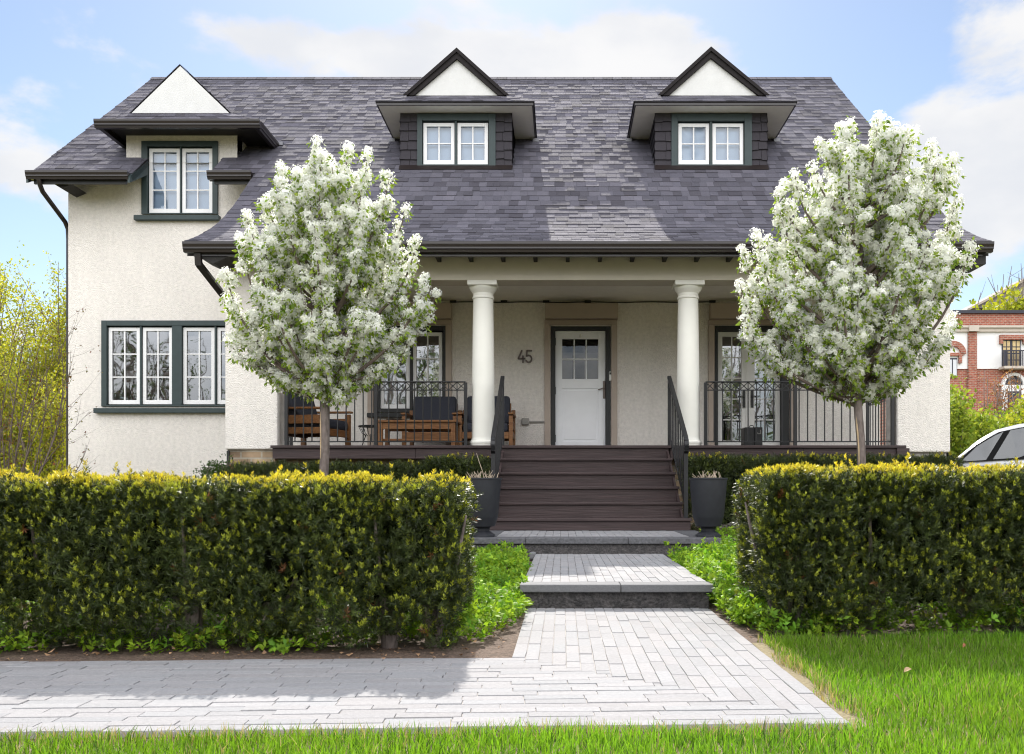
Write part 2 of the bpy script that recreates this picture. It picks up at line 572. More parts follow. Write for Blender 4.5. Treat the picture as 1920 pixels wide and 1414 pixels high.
def tab(mb, a0, b0, a1, b1, nrm, th, col, lift=0.004):
    """one shingle tab: lower edge a0-b0 (raised th), upper edge a1-b1"""
    lo = nrm * th
    up = nrm * lift
    mb.col = col
    mb.add([a0 + lo, b0 + lo, b1 + up, a1 + up, a0 - nrm * 0.004, b0 - nrm * 0.004],
           [(0, 1, 2, 3), (4, 5, 1, 0), (4, 0, 3), (5, 2, 1)])


def shingle_rows(mb, rnd, pts, spans, w=(0.10, 0.21)):
    """pts: list of (y, z) course lines from eave to ridge; spans(y) -> list of (x0, x1)"""
    for i in range(len(pts) - 1):
        (y0, z0), (y1, z1) = pts[i], pts[i + 1]
        d = Vector((0, y1 - y0, z1 - z0)).normalized()
        n = Vector((0, -d.z, d.y))
        for (xa, xb) in spans((y0 + y1) / 2):
            x = xa - rnd.random() * 0.2
            while x < xb:
                ww = rnd.uniform(*w)
                l, r = max(x, xa), min(x + ww, xb)
                x += ww
                if r - l < 0.01:
                    continue
                c = rnd.choice(SHC)
                k = rnd.uniform(0.85, 1.15)
                th = rnd.choice((0.007, 0.009, 0.013, 0.015))
                j = rnd.uniform(-0.006, 0.006)
                g = 0.0012
                tab(mb, Vector((l + g, y0, z0)) - d * (0.012 + j), Vector((r - g, y0, z0)) - d * (0.012 + j + rnd.uniform(-0.002, 0.002)),
                    Vector((l + g, y1, z1)) + d * 0.01, Vector((r - g, y1, z1)) + d * 0.01, n, th, (c[0] * k, c[1] * k, c[2] * k))


def shingle_quad(mb, rnd, p00, p10, p11, p01, step=0.165, w=(0.10, 0.21)):
    """shingle courses on a planar patch: p00-p10 lower edge, p01-p11 upper edge"""
    p00, p10, p11, p01 = map(Vector, (p00, p10, p11, p01))
    n = (p10 - p00).cross(p01 - p00)
    if n.length < 1e-6:
        n = (p10 - p00).cross(p11 - p00)
    n.normalize()
    if n.z < 0:
        n = -n
    rows = max(1, round(((p01 + p11) / 2 - (p00 + p10) / 2).length / step))
    for i in range(rows):
        t0, t1 = i / rows, (i + 1) / rows
        a0, b0 = p00.lerp(p01, t0), p10.lerp(p11, t0)
        a1, b1 = p00.lerp(p01, t1), p10.lerp(p11, t1)
        L0 = (b0 - a0).length
        x = -rnd.random() * 0.2
        while x < L0:
            ww = rnd.uniform(*w)
            l, r = max(0, x) / L0, min(L0, x + ww) / L0
            x += ww
            if r - l < 0.002:
                continue
            c = rnd.choice(SHC); k = rnd.uniform(0.85, 1.15)
            tab(mb, a0.lerp(b0, l), a0.lerp(b0, r), a1.lerp(b1, l), a1.lerp(b1, r), n, rnd.choice((0.007, 0.009, 0.013)), (c[0] * k, c[1] * k, c[2] * k), 0.004)


rnd = random.Random(5)
# course lines along the profile
fine = []
for (a, b) in zip(PROF, PROF[1:]):
    fine += [(a[0] + (b[0] - a[0]) * i / 60, a[1] + (b[1] - a[1]) * i / 60) for i in range(60)]
fine.append(PROF[-1])
lines, acc = [fine[0]], 0.0
for (a, b) in zip(fine, fine[1:]):
    acc += math.hypot(b[0] - a[0], b[1] - a[1])
    if acc >= 0.160:
        lines.append(b); acc = 0.0
lines[-1] = fine[-1]

XL, XR, XE = -8.14, 5.32, -4.69       # roof ends; XE: left end of the low porch eave
GAPL, GAPR = -6.57, -5.39             # gap in the eave where the wall dormer stands


def roof_spans(y):
    if y < 14.2:
        return [(XE, XR)]
    if y < 14.80:
        return [(XL, GAPL), (GAPR, XR)]
    if y < 16.0:
        return [(XL, -6.80), (-5.28, XR)]
    return [(XL, XR)]


mb = MB()
shingle_rows(mb, rnd, lines, roof_spans)
roof = mb.build('roof', M['shingle'], house)
# ridge caps
mb = MB()
x = XL
while x < XR:
    c = rnd.choice(SHC); mb.col = c
    e = min(x + 0.2, XR)
    mb.add([(x, 18.38, 8.83), (e, 18.38, 8.83), (e, 18.5, 8.93), (x, 18.5, 8.93), (x, 18.62, 8.83), (e, 18.62, 8.83)],
           [(0, 1, 2, 3), (3, 2, 5, 4)])
    x += 0.19
mb.build('ridge_cap', M['shingle'], roof)
# boards under the shingles and the rear slope
mb = MB()
low = [(d, z) for (d, z) in PROF]
for (x0, x1, pts) in ((XE, XR, [p for p in low if p[0] < 14.2] + [(14.2, roof_z(14.2))]),
                      (XL, GAPL, [(14.2, roof_z(14.2)), (14.8, roof_z(14.8))]),
                      (GAPR, XR, [(14.2, roof_z(14.2)), (14.8, roof_z(14.8))]),
                      (XL, -6.80, [(14.8, roof_z(14.8)), (16.0, roof_z(16.0))]),
                      (-5.28, XR, [(14.8, roof_z(14.8)), (16.0, roof_z(16.0))]),
                      (XL, XR, [(16.0, roof_z(16.0)), (18.5, 8.895)]),
                      (XL, XR, [(18.5, 8.895), (22.9, 5.45)])):
    for (a, b) in zip(pts, pts[1:]):
        d = Vector((0, b[0] - a[0], b[1] - a[1])).normalized()
        n = Vector((0, -d.z, d.y))
        o1, o2 = n * -0.012, n * -0.10
        A, B = Vector((0, *a)), Vector((0, *b))
        vs = [Vector((x, 0, 0)) + q + o for o in (o2, o1) for (x, q) in ((x0, A), (x1, A), (x1, B), (x0, B))]
        mb.add(vs, [(0, 3, 2, 1), (4, 5, 6, 7), (0, 1, 5, 4), (1, 2, 6, 5), (2, 3, 7, 6), (3, 0, 4, 7)])
mb.build('roof_boards', M['roof_deck'], roof)


# ---- walls
def wall_grid(mb, x0, x1, z0, z1, holes, y0, y1):
    """wall panel between x0..x1, z0..z1, with rectangular openings (x0,x1,z0,z1); front y0, back y1"""
    xs = sorted({x0, x1, *[h[0] for h in holes], *[h[1] for h in holes]})
    zs = sorted({z0, z1, *[h[2] for h in holes], *[h[3] for h in holes]})
    xs = [x for x in xs if x0 <= x <= x1]; zs = [z for z in zs if z0 <= z <= z1]
    inh = lambda a, b: any(h[0] - 1e-6 <= a and b[0] <= h[1] + 1e-6 and h[2] - 1e-6 <= b[1] and b[2] <= h[3] + 1e-6 for h in holes)
    for i in range(len(xs) - 1):
        for j in range(len(zs) - 1):
            a, b, c, d = xs[i], xs[i + 1], zs[j], zs[j + 1]
            if inh(a, (b, c, d)):
                continue
            mb.add([(a, y0, c), (b, y0, c), (b, y0, d), (a, y0, d)], [(0, 1, 2, 3)])
            mb.add([(a, y1, c), (b, y1, c), (b, y1, d), (a, y1, d)], [(3, 2, 1, 0)])
    for (a, b, c, d) in holes:
        mb.add([(a, y0, c), (a, y1, c), (a, y1, d), (a, y0, d)], [(0, 1, 2, 3)])
        mb.add([(b, y0, c), (b, y1, c), (b, y1, d), (b, y0, d)], [(3, 2, 1, 0)])
        mb.add([(a, y0, d), (b, y0, d), (b, y1, d), (a, y1, d)], [(3, 2, 1, 0)])
        mb.add([(a, y0, c), (b, y0, c), (b, y1, c), (a, y1, c)], [(0, 1, 2, 3)])


W = WALL
UPW = (X(268, W), X(408, W), Z(401, W), Z(267, W))            # opening of the upper left window
LOW = (X(193, W), X(478, W), Z(761, W), Z(603, W))            # opening of the wide lower window
PWI = (X(702, W), X(836, W), Z(772, W), Z(613, W))            # porch window
DOR = (X(1033, W), X(1145, W), DECK, Z(612, W))               # front door
FRD = (X(1340, W), X(1479, W), DECK, Z(611, W))               # french doors
mb = MB()
wall_grid(mb, -7.84, 5.03, 0.0, 5.93, [UPW, LOW, PWI, DOR, FRD], W, W + 0.24)
# upper part of the wall dormer
wall_grid(mb, -6.92, -5.16, 5.93, 6.36, [(UPW[0], UPW[1], 5.93, UPW[3])], W, W + 0.24)
for xs, xe in ((-6.92, -6.72), (-5.36, -5.16)):                # its cheeks
    mb.prism([(xs, W + 0.24, 5.6), (xs, 16.2, 6.6), (xs, 16.2, 6.95), (xs, W + 0.24, 6.36)], (xe - xs, 0, 0))
# gable end walls and rear wall
for xs, xe in ((-7.84, -7.61), (4.80, 5.03)):
    mb.prism([(xs, W + 0.24, 0), (xs, 22.2, 0), (xs, 22.2, 5.85), (xs, 18.5, 8.70), (xs, W + 0.24, 5.95)], (xe - xs, 0, 0))
mb.box(-7.84, 5.03, 22.2, 22.42, 0, 5.7)
# porch gable ends above the openings
for xs, xe in ((-4.38, -4.14), (4.78, 5.03)):
    mb.prism([(xs, 12.56, 3.46), (xs, W, 3.46), (xs, W, 5.9), (xs, 13.9, 5.15), (xs, 12.84, 4.32), (xs, 12.56, 4.15)], (xe - xs, 0, 0))
mb.build('wall', M['stucco'], house)
# porch piers
for (xa, xb, zb) in ((-4.38, -3.70, Z(843, 12.1)), (4.34, 5.03, Z(848, 12.1))):
    MB().box(xa, xb, 12.1, 12.56, zb, 3.93).build('pier', M['stucco'], house, bevel=0.02)
# foundations
mb = MB()
mb.box(-4.34, -3.74, 12.14, 12.54, 0, Z(843, 12.1))
mb.box(-3.74, 1.9, 12.35, 12.6, 0, 1.16)
mb.build('brick_foundation', M['old_brick'], house)
MB().box(1.9, 4.33, 12.36, 12.58, 0, 1.16).box(4.38, 4.99, 12.14, 12.54, 0, Z(848, 12.1)).build('stone_foundation', M['grey_stone'], house)
MB().box(-4.36, -4.33, 12.11, 12.16, 0, Z(845, 12.1)).build('corner_post', M['dark_trim'], house)

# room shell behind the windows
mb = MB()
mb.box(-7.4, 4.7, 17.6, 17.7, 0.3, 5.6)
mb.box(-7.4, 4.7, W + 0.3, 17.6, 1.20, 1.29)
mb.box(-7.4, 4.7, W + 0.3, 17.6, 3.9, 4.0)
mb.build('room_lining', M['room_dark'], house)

# ---- beam, ceiling, columns
mb = MB()
mb.box(-3.70, 4.34, 12.1, 12.46, 3.46, 3.93)
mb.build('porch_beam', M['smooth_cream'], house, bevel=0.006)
MB().box(-4.12, 4.76, 12.46, W - 0.002, 3.74, 3.80).build('porch_ceiling', M['soffit_cream'], house)
for cx in (-1.045, 1.65):
    mb = MB()
    H = 3.46 - DECK
    prof = [(0.168, 0.0), (0.168, 0.022), (0.176, 0.035), (0.178, 0.05), (0.172, 0.066), (0.158, 0.074), (0.156, 0.09), (0.151, 0.105)]
    for i in range(13):
        t = i / 12
        prof.append((0.150 - 0.018 * t ** 1.8, 0.12 + (H - 0.34) * t))
    col_o = MB().lathe(prof, (cx, 12.28, DECK), 40).build('column', M['column_paint'], house, auto=35)
    z0 = H - 0.22
    cap = [(0.132, z0), (0.143, z0 + 0.006), (0.146, z0 + 0.018), (0.143, z0 + 0.03), (0.134, z0 + 0.036), (0.135, z0 + 0.075), (0.142, z0 + 0.082),
           (0.146, z0 + 0.09), (0.158, z0 + 0.105), (0.172, z0 + 0.125), (0.181, z0 + 0.145), (0.183, z0 + 0.158), (0.17, z0 + 0.16)]
    MB().lathe(cap, (cx, 12.28, DECK), 40).build('capital', M['column_paint'], col_o, auto=35)
    MB().box(cx - 0.192, cx + 0.192, 12.088, 12.472, DECK + H - 0.06, DECK + H - 0.002).build('abacus', M['column_paint'], col_o, bevel=0.006)

# ---- gutters
GP = [(0.10, 0.0), (0.035, 0.0), (0.028, 0.030), (0.012, 0.040), (0.012, 0.060), (0.0, 0.095), (0.0, 0.125), (0.012, 0.125), (0.014, 0.11), (0.10, 0.11)]


def gutter(x0, x1, y, z, parent=None, s=1.0):
    mb = MB()
    mb.prism([(x0, y + p[0] * s, z + p[1] * s) for p in GP], (x1 - x0, 0, 0))
    return mb.build('gutter', M['gutter_metal'], parent or house)


g = gutter(XE, XR, 11.5, 3.678)
MB().box(XE + 0.1, XR - 0.1, 11.602, 11.66, 3.645, 3.80).build('fascia', M['gutter_metal'], g)
for i in range(24):
    xx = -4.5 + i * 0.415
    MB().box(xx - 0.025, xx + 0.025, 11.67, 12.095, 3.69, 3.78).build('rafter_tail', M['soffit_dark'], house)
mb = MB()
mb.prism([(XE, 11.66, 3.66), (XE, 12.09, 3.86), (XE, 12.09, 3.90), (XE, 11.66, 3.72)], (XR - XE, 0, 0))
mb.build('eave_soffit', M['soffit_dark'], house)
# end boards of the porch roof
for xx in (XE, XR - 0.03):
    mb = MB()
    pts = [(xx, d, z - 0.03) for (d, z) in PROF if d > 11.6 and d < 14] + ([(xx, 14.75, roof_z(14.75) - 0.03)] if xx < 0 else [(xx, 18.5, 8.86)])
    pts += [(xx, p[1] + 0.02, p[2] - 0.16) for p in pts[::-1]]
    mb.prism(pts, (0.03, 0, 0))
    mb.build('rake_board', M['dark_trim'], house)
# small returns under the eave ends
for (xx, y, z) in ((XE + 0.34, 11.62, 3.56), (XR - 0.62, 11.62, 3.56)):
    MB().prism([(xx - 0.18, y, z + 0.08), (xx, y, z), (xx + 0.18, y, z + 0.08)], (0, 0.46, 0)).build('eave_return', M['soffit_dark'], house)
MB().box(XR - 0.34, XR - 0.05, 11.62, 12.1, 3.55, 3.67).build('eave_return', M['soffit_dark'], house)

# wing eaves
for (xa, xb) in ((XL, GAPL - 0.02), (GAPR, XE - 0.03)):
    g = gutter(xa, xb, 14.12, 5.455)
    MB().box(xa + 0.08, xb - 0.06, 14.225, 14.26, 5.405, 5.56).build('fascia', M['dark_trim'], g)
for xx in (GAPL - 0.03, XL + 0.0):
    MB().prism([(xx, 14.16, 5.40), (xx, 14.8, 5.74), (xx, 14.8, 5.96), (xx, 14.16, 5.50)], (0.03, 0, 0)).build('rake_board', M['green_trim'], house)
MB().prism([(XL + 0.05, 14.8, 5.78), (XL + 0.05, 18.5, 8.68), (XL + 0.05, 18.5, 8.85), (XL + 0.05, 14.8, 5.97)], (0.03, 0, 0)).build('rake_board', M['dark_trim'], house)
MB().prism([(XL + 0.46, 14.3, 5.36), (XL + 0.34, 14.3, 5.43), (XL + 0.62, 14.3, 5.43)], (0, 0.45, 0)).build('eave_return', M['soffit_dark'], house)

# downspouts
mb = MB()
mb.tube([(X(74, 14.2), 14.18, 5.47), (X(75, 14.2), 14.2, 5.38), (X(82, 14.3), 14.27, 5.30), (X(122, 14.9), 14.90, 5.02), (X(127.5, 14.95), 14.95, 4.92), (X(128.5, 14.95), 14.95, 4.75), (X(128.5, 14.95), 14.95, 0.2)], 0.036, 10)
mb.build('downspout', M['gutter_metal'], house, auto=40)
mb = MB()
mb.bar((-4.53, 11.6, 3.68), (-4.53, 11.62, 3.53), 0.075, 0.06, (0, 1, 0))
mb.bar((-4.53, 11.62, 3.55), (-4.43, 12.48, 3.20), 0.075, 0.06, (0, 1, 0))
mb.bar((-4.43, 12.48, 3.22), (-4.43, 12.48, 0.2), 0.075, 0.06, (0, 1, 0))
mb.build('downspout', M['gutter_metal'], house)


# ---- windows
def window_box(rect, name, trim_mat, sash_rects, rows, cols, y, trim=0.085, sill=None, back=None, glass=None, label=None, mull=None):
    """rect: opening; sash_rects: white casements (x0,x1,z0,z1); y: wall face"""
    x0, x1, z0, z1 = rect
    mb = MB()
    yf, yb = y - 0.035, y + 0.10
    ix0, ix1 = min(s[0] for s in sash_rects) - 0.012, max(s[1] for s in sash_rects) + 0.012
    iz0, iz1 = min(s[2] for s in sash_rects) - 0.012, max(s[3] for s in sash_rects) + 0.022
    e = 0.012
    mb.box(x0 - e, ix0, yf, yb, z0 - e, z1 + e)
    mb.box(ix1, x1 + e, yf, yb, z0 - e, z1 + e)
    mb.box(ix0, ix1, yf, yb, iz1, z1 + e)
    mb.box(ix0, ix1, yf, yb, z0 - e, iz0)
    ss = sorted(sash_rects)
    for a, b in zip(ss, ss[1:]):
        wide = (b[0] - a[1]) > 0.09
        mb.box(a[1] + 0.006, b[0] - 0.006, yf + (0.003 if wide else 0.02), yb, iz0, iz1)
    w = mb.build(name, trim_mat, house, bevel=0.004)
    if label: w['label'] = label
    for (a, b, c, d) in sash_rects:
        f = 0.055
        ys, ye = y + 0.012, y + 0.062
        mb = MB()
        mb.box(a, a + f, ys, ye, c, d); mb.box(b - f, b, ys, ye, c, d)
        mb.box(a + f, b - f, ys, ye, c, c + f + 0.012); mb.box(a + f, b - f, ys, ye, d - f, d)
        for i in range(1, cols):
            xx = a + f + (b - a - 2 * f) * i / cols
            mb.box(xx - 0.011, xx + 0.011, ys + 0.012, ye - 0.012, c + f + 0.012, d - f)
        for j in range(1, rows):
            zz = c + f + 0.012 + (d - c - 2 * f - 0.012) * j / rows
            for i in range(cols):
                xa = a + f + (b - a - 2 * f) * i / cols + (0.011 if i else 0)
                xb = a + f + (b - a - 2 * f) * (i + 1) / cols - (0.011 if i < cols - 1 else 0)
                mb.box(xa, xb, ys + 0.013, ye - 0.013, zz - 0.010, zz + 0.010)
        mb.build('sash', M['white_paint'], w, bevel=0.003)
        MB().poly([(a + f, y + 0.04, c + f), (b - f, y + 0.04, c + f), (b - f, y + 0.04, d - f), (a + f, y + 0.04, d - f)]).build('pane', glass or M['glass'], w)
        if back:
            mb = MB()
            mb.poly([(a + 0.03, y + 0.105, c + 0.03), (b - 0.03, y + 0.105, c + 0.03), (b - 0.03, y + 0.105, d - 0.03), (a + 0.03, y + 0.105, d - 0.03)])
            mb.build('blind', M[back], w)
    if sill:
        MB().box(sill[0], sill[1], y - 0.09, y - 0.001, sill[2], sill[3]).build('sill', trim_mat, w, bevel=0.006)
    return w


def pr(px0, px1, py0, py1, D):
    return (X(px0, D), X(px1, D), Z(py1, D), Z(py0, D))


window_box(UPW, 'window', M['green_trim'], [pr(279, 337, 278, 401 - 2, W), pr(341, 398, 278, 401 - 2, W)], 3, 2, W,
           sill=(X(255, W), X(414, W), Z(415, W), Z(406, W)), back='blind')
window_box(LOW, 'window', M['green_trim'], [pr(203, 262, 614, 758, W), pr(267, 323, 614, 758, W), pr(343, 402, 614, 758, W), pr(407, 466, 614, 758, W)], 3, 2, W,
           sill=(X(180, W), X(488, W), Z(775, W), Z(766, W)), glass=M['porch_glass'])
window_box(PWI, 'window', M['dark_trim'], [pr(713, 768, 623, 766, W), pr(774, 829, 623, 766, W)], 3, 2, W,
           sill=(X(690, W), X(848, W), Z(783, W), Z(775, W)), glass=M['porch_glass'])
# half curtains seen behind the porch glass and the wide window
mb = MB()
for (a, b, c, d) in (pr(713, 750, 700, 766, W), pr(205, 323, 560, 600, W)):
    n = 24
    mb = MB()
    for i in range(n):
        xa, xb = a + (b - a) * i / n, a + (b - a) * (i + 1) / n
        ya, yb = W + 0.2 + 0.02 * math.sin(i * 1.3), W + 0.2 + 0.02 * math.sin((i + 1) * 1.3)
        mb.add([(xa, ya, c), (xb, yb, c), (xb, yb, d), (xa, ya, d)], [(0, 1, 2, 3)])
    mb.build('curtain', M['curtain'], house)


# ---- roller shutter casings above the porch openings
def shutter(px0, px1, pj0, pj1, jt=11):
    D = W
    s = MB().box(X(px0, 14.64), X(px1, 14.64), 14.62, W - 0.001, Z(597, 14.62), Z(568, 14.62)).build('shutter_box', M['tan_metal'], house, bevel=0.008)
    mb = MB()
    zt = Z(597, 14.62) - 0.002
    mb.box(X(pj0, D), X(pj1, D), W - 0.05, W - 0.001, Z(610, D), zt)
    for a, b in ((pj0, pj0 + jt), (pj1 - jt, pj1)):
        mb.box(X(a, D), X(b, D), W - 0.045, W - 0.001, DECK + 0.001, Z(610, D) - 0.001)
    mb.build('guide_rail', M['tan_metal'], s, bevel=0.004)
    return s


shutter(1022, 1159, 1021, 1157)
shutter(690, 846, 690, 847)
shutter(1332, 1492, 1328, 1491)

# ---- front door
x0, x1, z0, z1 = DOR
mb = MB()
t = 0.065
mb.box(x0 + 0.002, x0 + t, W - 0.02, W + 0.16, z0, z1)
mb.box(x1 - t - 0.012, x1 - 0.002, W - 0.02, W + 0.16, z0, z1)
mb.box(x0 + t, x1 - t - 0.012, W - 0.02, W + 0.16, z1 - 0.06, z1 - 0.001)
door = mb.build('door', M['dark_trim'], house, bevel=0.004)
da, db, dz0, dz1 = x0 + t + 0.004, x1 - t - 0.016, z0 + 0.012, z1 - 0.064
yd = W + 0.05
wa, wb, wz0, wz1 = X(1054, W), X(1122, W), Z(710, W), Z(635, W)
pa, pb, pz0, pz1 = X(1056, W), X(1121, W), z0 + 0.2, Z(728, W)
mb = MB()
mb.box(da, wa, yd, yd + 0.045, dz0, dz1); mb.box(wb, db, yd, yd + 0.045, dz0, dz1)
mb.box(wa, wb, yd, yd + 0.045, wz1, dz1); mb.box(wa, wb, yd, yd + 0.045, pz1, wz0); mb.box(wa, wb, yd, yd + 0.045, dz0, pz0)
mb.box(wa + 0.0, wb - 0.0, yd + 0.014, yd + 0.04, pz0, pz1)
mb.box(wa + 0.03, wb - 0.03, yd + 0.004, yd + 0.03, pz0 + 0.03, pz1 - 0.03)
for i in (1, 2):
    xx = wa + (wb - wa) * i / 3
    mb.box(xx - 0.01, xx + 0.01, yd + 0.008, yd + 0.03, wz0, wz1)
zz = (wz0 + wz1) / 2
mb.box(wa, wb, yd + 0.010, yd + 0.028, zz - 0.01, zz + 0.01)
mb.build('door_leaf', M['door_paint'], door, bevel=0.003)
MB().poly([(wa, yd + 0.02, wz0), (wb, yd + 0.02, wz0), (wb, yd + 0.02, wz1), (wa, yd + 0.02, wz1)]).build('pane', M['door_glass'], door)
mb = MB()
for (a, b, c, d, yy) in ((wa, wa + 0.16, wz0, wz0 + 0.44, 0.12), (wa + 0.17, wa + 0.35, wz0 + 0.3, wz0 + 0.44, 0.13), (wb - 0.22, wb, wz0, wz0 + 0.44, 0.14)):
    mb.box(a, b, yd + yy, yd + yy + 0.01, c, d)
mb.build('curtain', M['curtain'], door)
mb = MB()
hx = X(1133, W)
mb.box(hx - 0.019, hx + 0.019, yd - 0.014, yd - 0.001, Z(747, W), Z(714, W))
mb.bar((hx, yd - 0.045, Z(727, W)), (hx - 0.10, yd - 0.05, Z(731, W)), 0.016)
mb.bar((hx, yd - 0.01, Z(727, W)), (hx, yd - 0.05, Z(727, W)), 0.018)
mb.build('handle', M['bronze'], door, bevel=0.003)
for py in (640, 732, 822):
    MB().box(da - 0.012, da + 0.008, yd - 0.012, yd - 0.001, Z(py + 7, W), Z(py - 7, W)).build('hinge', M['wire_black'], door)
MB().lathe([(0.012, 0), (0.014, 0.012), (0.012, 0.05), (0.006, 0.055)], ((da + db) / 2, yd - 0.02, Z(633, W) + 0.01), 12).build('knocker', M['plastic_white'], door, auto=40)
# doorbell on the frame
db_ = MB().box(X(1144, W) - 0.02, X(1144, W) + 0.02, W - 0.045, W - 0.021, Z(715, W), Z(697, W)).build('doorbell', M['plastic_white'], house, bevel=0.012)
MB().box(X(1144, W) - 0.014, X(1144, W) + 0.014, W - 0.049, W - 0.044, Z(703, W), Z(699, W)).build('doorbell_camera', M['wire_black'], db_)

# ---- french doors
x0, x1, z0, z1 = FRD
mb = MB()
mb.box(x0 + 0.002, x0 + 0.05, W - 0.02, W + 0.16, z0, z1)
mb.box(X(1464, W), x1 - 0.002, W - 0.03, W + 0.16, z0, z1)
mb.box(x0 + 0.05, X(1464, W), W - 0.02, W + 0.16, z1 - 0.085, z1 - 0.001)
fd = mb.build('french_door', M['dark_trim'], house, bevel=0.004)
xm = X(1403.5, W)
for (a, b) in ((x0 + 0.053, xm - 0.03), (xm + 0.03, X(1464, W) - 0.003)):
    c, d = z0 + 0.012, z1 - 0.09
    f, ys, ye = 0.075, W + 0.04, W + 0.085
    mb = MB()
    mb.box(a, a + f, ys, ye, c, d); mb.box(b - f, b, ys, ye, c, d)
    mb.box(a + f, b - f, ys, ye, c, c + 0.2); mb.box(a + f, b - f, ys, ye, d - f, d)
    xx = (a + b) / 2
    mb.box(xx - 0.01, xx + 0.01, ys + 0.01, ye - 0.01, c + 0.2, d - f)
    for j in range(1, 5):
        zz = c + 0.2 + (d - f - c - 0.2) * j / 5
        mb.box(a + f, xx - 0.01, ys + 0.011, ye - 0.011, zz - 0.009, zz + 0.009)
        mb.box(xx + 0.01, b - f, ys + 0.011, ye - 0.011, zz - 0.009, zz + 0.009)
    mb.build('door_leaf', M['grey_door'], fd, bevel=0.003)
    MB().poly([(a + f, ys + 0.022, c + 0.2), (b - f, ys + 0.022, c + 0.2), (b - f, ys + 0.022, d - f), (a + f, ys + 0.022, d - f)]).build('pane', M['porch_glass'], fd)
MB().box(xm - 0.03, xm + 0.03, W + 0.03, W + 0.09, z0 + 0.012, z1 - 0.09).build('astragal', M['grey_door'], fd)
for sx, px in ((-1, 1395.5), (1, 1411)):
    mb = MB()
    hx = X(px, W)
    mb.box(hx - 0.02, hx + 0.02, W + 0.018, W + 0.039, Z(764, W), Z(732, W))
    mb.bar((hx, W - 0.01, Z(743, W)), (hx + sx * 0.1, W - 0.015, Z(743, W)), 0.015)
    mb.bar((hx, W - 0.012, Z(743, W)), (hx, W + 0.03, Z(743, W)), 0.016)
    mb.build('handle', M['wire_black'], fd)

# ---- house number, outlet, conduit
def digit_strokes(mb, strokes, w=0.026):
    for st in strokes:
        for p, q in zip(st, st[1:]):
            mb.bar((p[0], W - 0.02, p[1]), (q[0], W - 0.02, q[1]), w, 0.02, (0, 1, 0))
        for p in st:
            mb.add([(p[0] + w / 2 * math.cos(k * math.pi / 4), y, p[1] + w / 2 * math.sin(k * math.pi / 4)) for y in (W - 0.0295, W - 0.0105) for k in range(8)],
                   [tuple(range(8))[::-1], tuple(range(8, 16))] + [(k, (k + 1) % 8, 8 + (k + 1) % 8, 8 + k) for k in range(8)])


zx, zy = Z(680, W), 0.185
n4 = X(972, W)
mb = MB()
digit_strokes(mb, [[(n4 + 0.055, zx + zy), (n4, zx + 0.06), (n4 + 0.10, zx + 0.06)], [(n4 + 0.073, zx + 0.10), (n4 + 0.073, zx)]])
mb.build('house_number', M['bronze'], house)['label'] = 'dark metal digit 4'
n5 = X(986, W)
arc = [(n5 + 0.045 + 0.047 * math.cos(R(a)), zx + 0.056 + 0.056 * math.sin(R(a))) for a in range(120, -151, -30)]
mb = MB()
digit_strokes(mb, [[(n5 + 0.088, zx + zy), (n5 + 0.018, zx + zy), (n5 + 0.012, zx + 0.105)], [(n5 + 0.012, zx + 0.10)] + arc])
mb.build('house_number', M['bronze'], house)['label'] = 'dark metal digit 5'
ox, oz = X(985, W), Z(791, W)
ob = MB().box(ox - 0.055, ox + 0.06, W - 0.07, W - 0.001, oz - 0.05, oz + 0.055).build('outlet_box', M['plastic_grey'], house, bevel=0.012)
MB().bar((ox + 0.06, W - 0.03, oz + 0.0), (X(1021, W), W - 0.03, oz + 0.0), 0.025).build('conduit', M['plastic_grey'], ob)
mb = MB()
zc = Z(567, W) + 0.0
mb.tube([(X(850, W) + (X(1340, W) - X(850, W)) * i / 30, W - 0.02, zc + 0.005 * math.sin(i * 0.9)) for i in range(31)], 0.009, 6)
for px in (850, 945, 1024, 1102, 1335):
    mb.box(X(px, W) - 0.05, X(px, W) + 0.05, W - 0.045, W - 0.001, zc - 0.01, zc + 0.03)
mb.build('cable', M['dark_trim'], house)

# ---- deck and steps
mb = MB()
for i in range(19):
    y0 = 12.0 + i * 0.147
    mb.box(-3.76 if i < 4 else -4.1, 4.42 if i < 4 else 4.75, y0, min(y0 + 0.142, W - 0.001), DECK - 0.035, DECK)
deck = mb.build('porch_deck', M['deck_wood'], house, bevel=0.004)
mb = MB()
FZ0 = Z(860, 12.03)
for (a, b) in ((-3.74, -1.9), (-1.897, -0.79), (1.39, 3.1), (3.103, 4.40)):
    mb.box(a, b, 12.03, 12.07, FZ0, DECK - 0.037)
mb.box(-3.70, 4.3, 12.1, W - 0.1, FZ0 + 0.03, DECK - 0.04)
mb.build('fascia', M['deck_wood'], deck, bevel=0.003)
MB().box(4.30, 4.46, 12.0, 12.09, FZ0 - 0.01, DECK - 0.037).build('fascia_end', M['deck_wood'], deck)
SZ = [1.313, 1.136, 0.954, 0.780, 0.600, 0.424, 0.29]
steps = MB().box(-0.74, 1.33, 10.4, 11.9, 0.2, 0.41).build('front_steps', M['deck_wood'], house)
for i in range(1, 6):
    D = 12.0 - 0.34 * i
    xa, xb = (-0.80, 1.375) if i < 5 else (-0.82, 1.425)
    mb = MB()
    mb.box(xa, xb, D, D + 0.165, SZ[i] - 0.032, SZ[i]); mb.box(xa, xb, D + 0.169, D + 0.37, SZ[i] - 0.032, SZ[i])
    mb.build('tread', M['deck_wood'], steps, bevel=0.005)
for i in range(0, 6):
    D = 12.0 - 0.34 * i
    xa, xb = (-0.79, 1.365) if i < 5 else (-0.81, 1.415)
    MB().box(xa, xb, D + 0.028, D + 0.05, SZ[i + 1] + 0.001, SZ[i] - (0.033 if i else 0.036)).build('riser', M['deck_wood'], steps)
